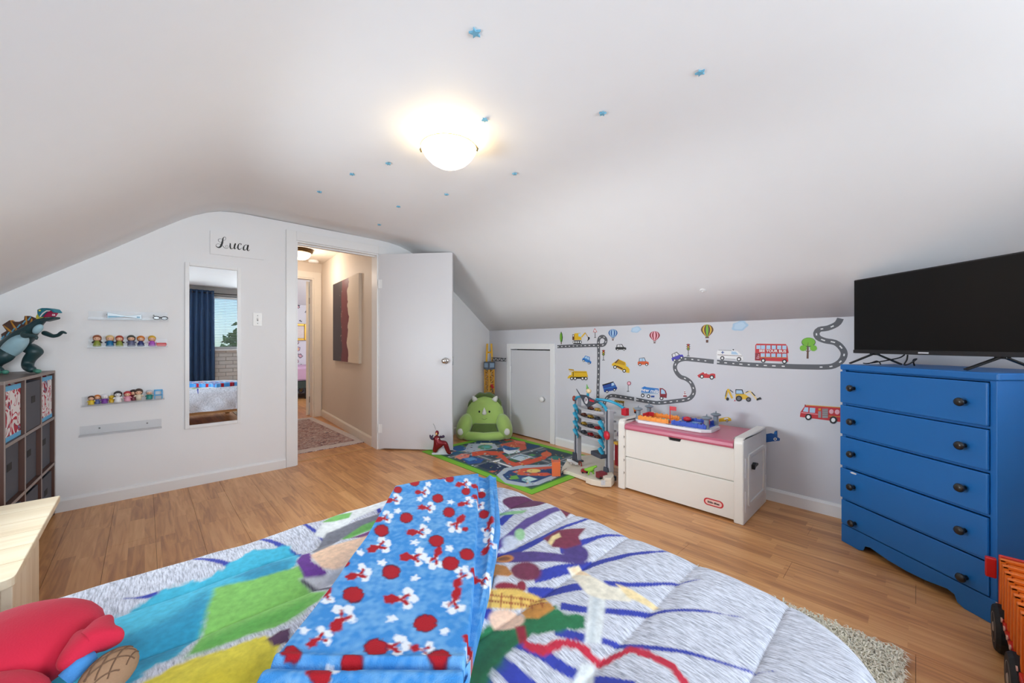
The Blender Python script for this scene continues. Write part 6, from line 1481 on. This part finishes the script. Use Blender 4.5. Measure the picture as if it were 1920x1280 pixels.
for k_, z in enumerate((.526,.452,.374,.300)):
    for j_, x in enumerate((.13,.23,.33)):
        if (k_, j_) in ((0,0),): continue
        c_ = cars[(k_+j_) % 4]; nm = ('red','brown','yellow','grey')[(k_+j_) % 4]
        ct = thing('toy_car', 'tiny %s toy car, %s of the row on the %s garage deck' % (nm, ('first','second','third')[j_], ('topmost','second','third','lowest')[k_]), 'toy car', TG @ Vector((x,-.02,z+.004)), 0, 'toy cars on the garage decks')
        q = MB(TG @ Matrix.Translation((x,-.02,z+.0045))); q.prism([(-.032,.006),(.032,.006),(.033,.014),(.018,.017),(.008,.026),(-.016,.026),(-.026,.017),(-.033,.014)], lambda u,v,d:(u,d,v), -.014, .014); q.build('body', mat('toycar_%s' % nm, c_, .3, .2), ct, bevel=.002)
        q = MB(TG @ Matrix.Translation((x,-.02,z+.0045)))
        for sx in (-.019,.019): q.cyl((sx,-.0155,.0065),(sx,.0155,.0065),.0063,n=10)
        q.build('wheel', M_black, ct)
for x, zs in ((.04, (.50,.43,.355,.28)), (.415, (.42,.345,.27,.20))):
    for z in zs:
        q = MB(TG); pts = [(x+.016*math.sin(a), -.045-.02*math.cos(a), z+.034-.064*a/PI) for a in np.linspace(-.5, PI+.3, 12)]
        q.tube(pts, [.012]*12, 8, flat=.45); q.bar((x-.012,-.05,z+.05),(x+.016,-.04,z+.01),.022,.010); q.build('ramp_piece', M_tq, gr_, bevel=.001)
q = MB(TG)
q.tube(smooth_path([(-.0,-.02,.585),(.04,-.03,.612),(.10,-.03,.622),(.16,-.03,.620)], 5), [.014]*16, 8, flat=.7); q.tube(smooth_path([(.26,-.02,.615),(.33,.0,.600),(.40,.0,.575),(.44,-.01,.545)], 5), [.016]*16, 8, flat=.7); q.tube(smooth_path([(.28,.0,.622),(.36,.06,.618),(.44,.10,.595),(.50,.11,.572)], 5), [.016]*16, 8, flat=.7)
q.build('top_track', M_tq, gr_, smooth=True)
q = MB(TG); q.prism([(.05,.690),(.11,.645),(.20,.650),(.30,.630),(.39,.620),(.30,.580),(.235,.548),(.18,.572),(.13,.62)], lambda u,v,d:(u,d,v), -.055, -.043); q.build('sign_board', M_gd, gr_, bevel=.003)
q = MB(TG); q.prism(ell(.215,.606,.026,.030,8), lambda u,v,d:(u,-.0555-d,v), 0, .001); q.build('sign_panel', mat('sign_white', (226,222,226), .5), gr_)
text_mesh('P', lambda u,v,d: tuple(TG @ Vector((.215+u,-.0568-d,.606+v))), .045, mat('sign_plum', (84,30,54), .5), 'lettering', gr_, bold=.001)
q = MB(TG); q.box(.265,.33,-.057,-.0552,.607,.622); q.build('sign_tip', M_red, gr_)
q = MB(TG); q.tube([(.20,-.03,.640),(.205,-.03,.67)], [.013,.010], 8); q.build('perch', M_tq, gr_)
q = MB(TG); q.ball((.215,-.03,.686), (.028,.020,.021), 14, 8); q.build('perch_head', mat('cream_toy', (232,206,160), .5), gr_, smooth=True)
q = MB(TG); q.cyl((.20,-.03,.700),(.185,-.03,.742),.013,.001,10); q.build('perch_cap', mat('leaf_green_toy', (110,176,90), .5), gr_, smooth=True)
q = MB(TG @ Matrix.Translation((-.03,-.02,.59))); q.ball((0,0,0), (.02,.016,.026), 14, 8); q.build('winch_wheel', mat('brick_red_toy', (150,62,48), .4), gr_, smooth=True)
q = MB(TG @ Matrix.Translation((.47,-.035,.36))); q.ball((0,0,0), (.034,.018,.036), 16, 10); q.build('crank', M_red, gr_, smooth=True)
q = MB(TG); q.box(.48,.53,.10,.14,.515,.575); q.build('gate_block', M_red, gr_, bevel=.004)
q = MB(TG); q.box(.485,.52,.03,.06,.12,.29); q.build('lift_bar', mat('dark_red_toy', (132,24,32), .4), gr_, bevel=.003); q = MB(TG); q.box(.475,.528,.02,.07,.29,.31); q.build('lift_cap', mat('mustard_toy', (204,160,56), .4), gr_, bevel=.003)
q = MB(TG); q.ball((.512,.09,.44), (.035,.03,.04), 14, 10); q.build('lift_ball', mat('white_speckle', (220,216,216), .4, var=.2, vscale=90), gr_, smooth=True)
q = MB(TG); q.ball((.512,.075,.37), (.036,.03,.034), 14, 10); q.build('lift_cabin', mat('violet_toy', (88,78,110), .4), gr_, smooth=True)
q = MB(TG); q.box(.30,.44,-.07,.03,.165,.20); q.build('landing', M_gd, gr_, bevel=.004)
# garage base: beige moulded ground pieces
def slab(pts, z0, z1, label_part, m=M_bg, bev=.004):
    q = MB(); q.prism([onZ(x,y,.006)[:2] for x,y in pts], lambda u,v,d:(u,v,d), z0, z1); return q.build(label_part, m, gr_, bevel=bev)
slab([(1054,880),(1062,868),(1082,858),(1112,857),(1136,864),(1146,882),(1130,893),(1100,885),(1062,882),(1052,888)], .0062, .028, 'base_plate')
slab([(1056,889),(1074,878),(1100,873),(1133,886),(1140,902),(1120,908),(1096,901),(1066,890)], .0062, .036, 'base_plate')
slab([(1098,905),(1122,893),(1146,898),(1152,906),(1146,913),(1128,913),(1108,909)], .0062, .050, 'base_plate')
slab([(1128,905),(1148,899),(1151,907),(1146,913),(1134,913)], .050, .075, 'kerb_wall')
p0 = Vector(onZ(1124,909,.006)); MB(facing((p0.x-.02,p0.y-.045,.014))).box(-.016,.016,-.0015,.0,.008,.045).build('picture_tile', mat('tile_print', (206,210,214), .5, var=.25, vscale=90), gr_)
q = MB(TG); q.box(.02,.16,-.13,-.10,.045,.060); q.box(.07,.09,-.125,-.105,.028,.046); q.build('launch_ramp', M_trim, gr_, bevel=.003)
# little animals and cars on the garage base
tdn = thing('toy_dinosaur', 'little lime green toy dinosaur on the beige garage base', 'toy dinosaur', onZ(1108,890,.037))
b0 = Vector(onZ(1108,890,.039)); T_ = facing(b0); 
skin_body('body', [T_ @ Vector(p) for p in ((-.055,0,.045),(-.03,0,.042),(0,0,.05),(.03,0,.065),(.05,0,.072),(-.02,-.01,.02),(-.022,-.01,.001),(.015,-.01,.025),(.02,-.01,.001))], [(0,1),(1,2),(2,3),(3,4),(2,5),(5,6),(2,7),(7,8)], [.008,.014,.018,.011,.010,.008,.006,.008,.006], mat('lime_toy', (132,190,52), .4), tdn, root=2)
for sg_, c_, nm in ((-1,(168,36,44),'red'),):
    p = onZ(1096,886,.036); ct = thing('toy_car', 'small red toy car parked beside the lime dinosaur', 'toy car', p, 0)
    T_ = facing(p); q = MB(T_); q.prism([(-.03,.006),(.03,.006),(.03,.02),(.015,.032),(-.018,.032),(-.03,.02)], lambda u,v,d:(u,d,v), -.016, .016); q.build('body', mat('toycar_red', c_, .3), ct, bevel=.003)
    q = MB(T_)
    for sx in (-.018,.018): q.cyl((sx,-.0175,.008),(sx,.0175,.008),.0076,n=10)
    q.build('wheel', M_black, ct)
p = onZ(1128,896,.05); ct = thing('toy_truck', 'dark red toy truck beside the right garage column', 'toy truck', (p[0],p[1],.051)); T_ = facing((p[0],p[1],.051)) @ Matrix.Rotation(.5,4,'Z')
q = MB(T_); q.box(-.045,.02,-.02,.02,.01,.052); q.box(.022,.045,-.018,.018,.01,.04); q.build('body', mat('maroon_toy', (124,34,48), .35), ct, bevel=.004)
q = MB(T_)
for sx in (-.028,.03): q.cyl((sx,-.0215,.011),(sx,.0215,.011),.0105,n=12)
q.build('wheel', M_black, ct)
tl = onZ(1088,874,.03); q = MB(TM((tl[0],tl[1],.0285), 1.2)); q.tube([(.02*math.cos(t),.0,.02+.02*math.sin(t)) for t in np.linspace(0,2*PI,17)], .006, 8, False); tag(q.build('toy_hoop', mat('brick_red_toy', (150,62,48), .4), None, smooth=True), 'small brick red toy hoop on the garage base near the left column', 'toy')

# orange track loop piece on the mat
op = onZ(1043,893,.004); q = MB(facing((op[0],op[1],.0065))); q.box(-.035,.035,-.006,.006,0,.115); q.box(-.035,.035,.006,.07,.103,.115); q.box(-.035,-.028,.006,.07,.115,.13); q.box(.028,.035,.006,.07,.115,.13); q.box(-.030,.030,.058,.07,0,.103)
tag(q.build('track_ramp', mat('orange_track', (224,110,66), .4), None, bevel=.002), 'orange toy track ramp standing on the mat beside the garage', 'toy track')

# ------------------------------------------------------------------ orange toy truck at the right edge
kx0, kx1, ky0, ky1 = 1.74, 2.275, -.46, -.215
tk_ = thing('toy_garbage_truck', 'large orange ribbed toy truck with black wheels at the right picture edge', 'toy truck', ((kx0+kx1)/2, (ky0+ky1)/2, 0))
M_ot = mat('orange_truck_plastic', (226,112,32), .35, var=.05); M_rt = mat('red_orange_plastic', (206,52,36), .35)
q = MB(); q.box(kx0,kx1,ky0+.01,ky1-.012,.135,.305); q.build('hopper', M_ot, tk_, bevel=.006)
for i in range(9):
    x = kx1-.008-i*.058; q = MB(); q.box(x-.014,x,ky1-.012,ky1+.004,.14,.316); q.box(x-.014,x,ky0,ky1+.004,.3055,.318); q.build('rib', M_ot, tk_, bevel=.003)
q = MB(); q.box(kx0,kx1+.012,ky1-.018,ky1+.008,.122,.142); q.box(kx0,kx1+.012,ky0,ky0+.02,.122,.142); q.build('sill', M_rt, tk_, bevel=.003)
q = MB(); q.box(kx1+.001,kx1+.014,ky0+.006,ky1+.004,.12,.322); q.build('tailgate', M_rt, tk_, bevel=.004)
q = MB(); q.box(kx1-.004,kx1+.016,ky1+.0085,ky1+.036,.232,.305); q.build('tail_lamp', mat('red_lamp', (190,26,24), .3), tk_, bevel=.004)
for i in range(8):
    x = kx1-.015-i*.058; q = MB(); q.cyl((x,ky1+.0085,.145),(x,ky1+.012,.145),.008,n=10); q.build('bolt', mat('pale_bolt', (212,176,160), .4), tk_)
q = MB(); q.box(kx0,kx1-.02,ky0+.05,ky1-.05,.07,.122); q.box(kx0,kx1-.05,ky1-.045,ky1-.02,.055,.085); q.build('chassis', M_black, tk_)
for x in (2.215, 1.90):
    for y, s_ in ((ky1-.004, 1), (ky0+.004, -1)):
        q = MB(Matrix.Translation((x, y, .081)) @ Matrix.Rotation(-s_*PI/2, 4, 'X')); q.lathe([(.020,-.026),(.073,-.026),(.081,-.016),(.081,.016),(.073,.026),(.052,.026)], 28); w__ = q.build('wheel', mat('black_rubber', (20,20,21), .7), tk_, bevel=.001)
        q = MB(Matrix.Translation((x, y, .081)) @ Matrix.Rotation(-s_*PI/2, 4, 'X')); q.lathe([(.050,.014),(.050,.0265),(.043,.023),(.024,.018),(.014,.028),(.004,.028)], 22); q.build('hub', mat('silver_hub', (176,172,168), .3, .6), w__, smooth=True)
q = MB(); q.bar((2.12,ky1-.01,.05),(2.00,ky1-.01,.05),.008,.014); q.build('side_step', M_black, tk_)

# ------------------------------------------------------------------ shaggy rug beside the bed
sr = thing('shag_rug', 'beige shaggy rug sticking out from under the bed foot', 'rug', (1.55, .4, 0))
rx0, rx1, ry0, ry1 = 1.02, 1.925, .03, .86
MB().box(rx0, rx1, ry0, ry1, 0.0, .006).build('backing', mat('rug_backing', (176,158,136), .95), sr)
q = MB(); rs = np.random.RandomState(9)
V_, F_, Cc = [], [], []
N = 30000
px_ = rs.uniform(rx0, rx1, N); py_ = rs.uniform(ry0, ry1, N)
keep = (px_ > 1.25)
px_, py_ = px_[keep], py_[keep]; N = len(px_)
an = rs.uniform(0, 2*PI, N); ln = rs.uniform(.015, .030, N); hz_ = rs.uniform(.016, .034, N); wd_ = rs.uniform(.0016, .003, N)
ca, sa = np.cos(an), np.sin(an)
v0 = np.stack([px_-sa*wd_, py_+ca*wd_, np.full(N,.004)], 1); v1 = np.stack([px_+sa*wd_, py_-ca*wd_, np.full(N,.004)], 1)
m0 = np.stack([px_+ca*ln*.4-sa*wd_, py_+sa*ln*.4+ca*wd_, hz_], 1); m1 = np.stack([px_+ca*ln*.4+sa*wd_, py_+sa*ln*.4-ca*wd_, hz_], 1)
t_ = np.stack([px_+ca*ln*1.15, py_+sa*ln*1.15, hz_*.8], 1)
VV = np.stack([v0,v1,m1,m0,t_], 1).reshape(-1, 3)-np.array([1.55,.4,0])
idx = np.arange(N)*5
me = bpy.data.meshes.new('pile')
fs = []
for i in idx: fs.append((i,i+1,i+2,i+3)); fs.append((i+3,i+2,i+4))
me.from_pydata(VV.tolist(), [], fs); me.materials.append(mat('cream_shag_yarn', (248,236,218), .9, var=.22, vscale=60)); o = bpy.data.objects.new('pile', me); C.objects.link(o); o.parent = sr; o['kind'] = 'stuff'

# small white hook plate on the slope
d = ray(1318, 545); t = 1.0
while H+d[2]*t < ceil_z(d[0]*t, d[1]*t) and t < 6: t += .002
hp = Vector((d[0]*t, d[1]*t, H+d[2]*t)); nS = Vector((-.60, 0, -.80))
q = MB(); q.cyl(tuple(hp-nS*.002), tuple(hp+nS*.006), .022, .020, 18); q.cyl(tuple(hp+nS*.006), tuple(hp+nS*.016), .006, .005, 10)
tag(q.build('ceiling_hook', M_trim, None, bevel=.001), 'small round white hook plate on the sloped ceiling above the grey wall', 'hook')
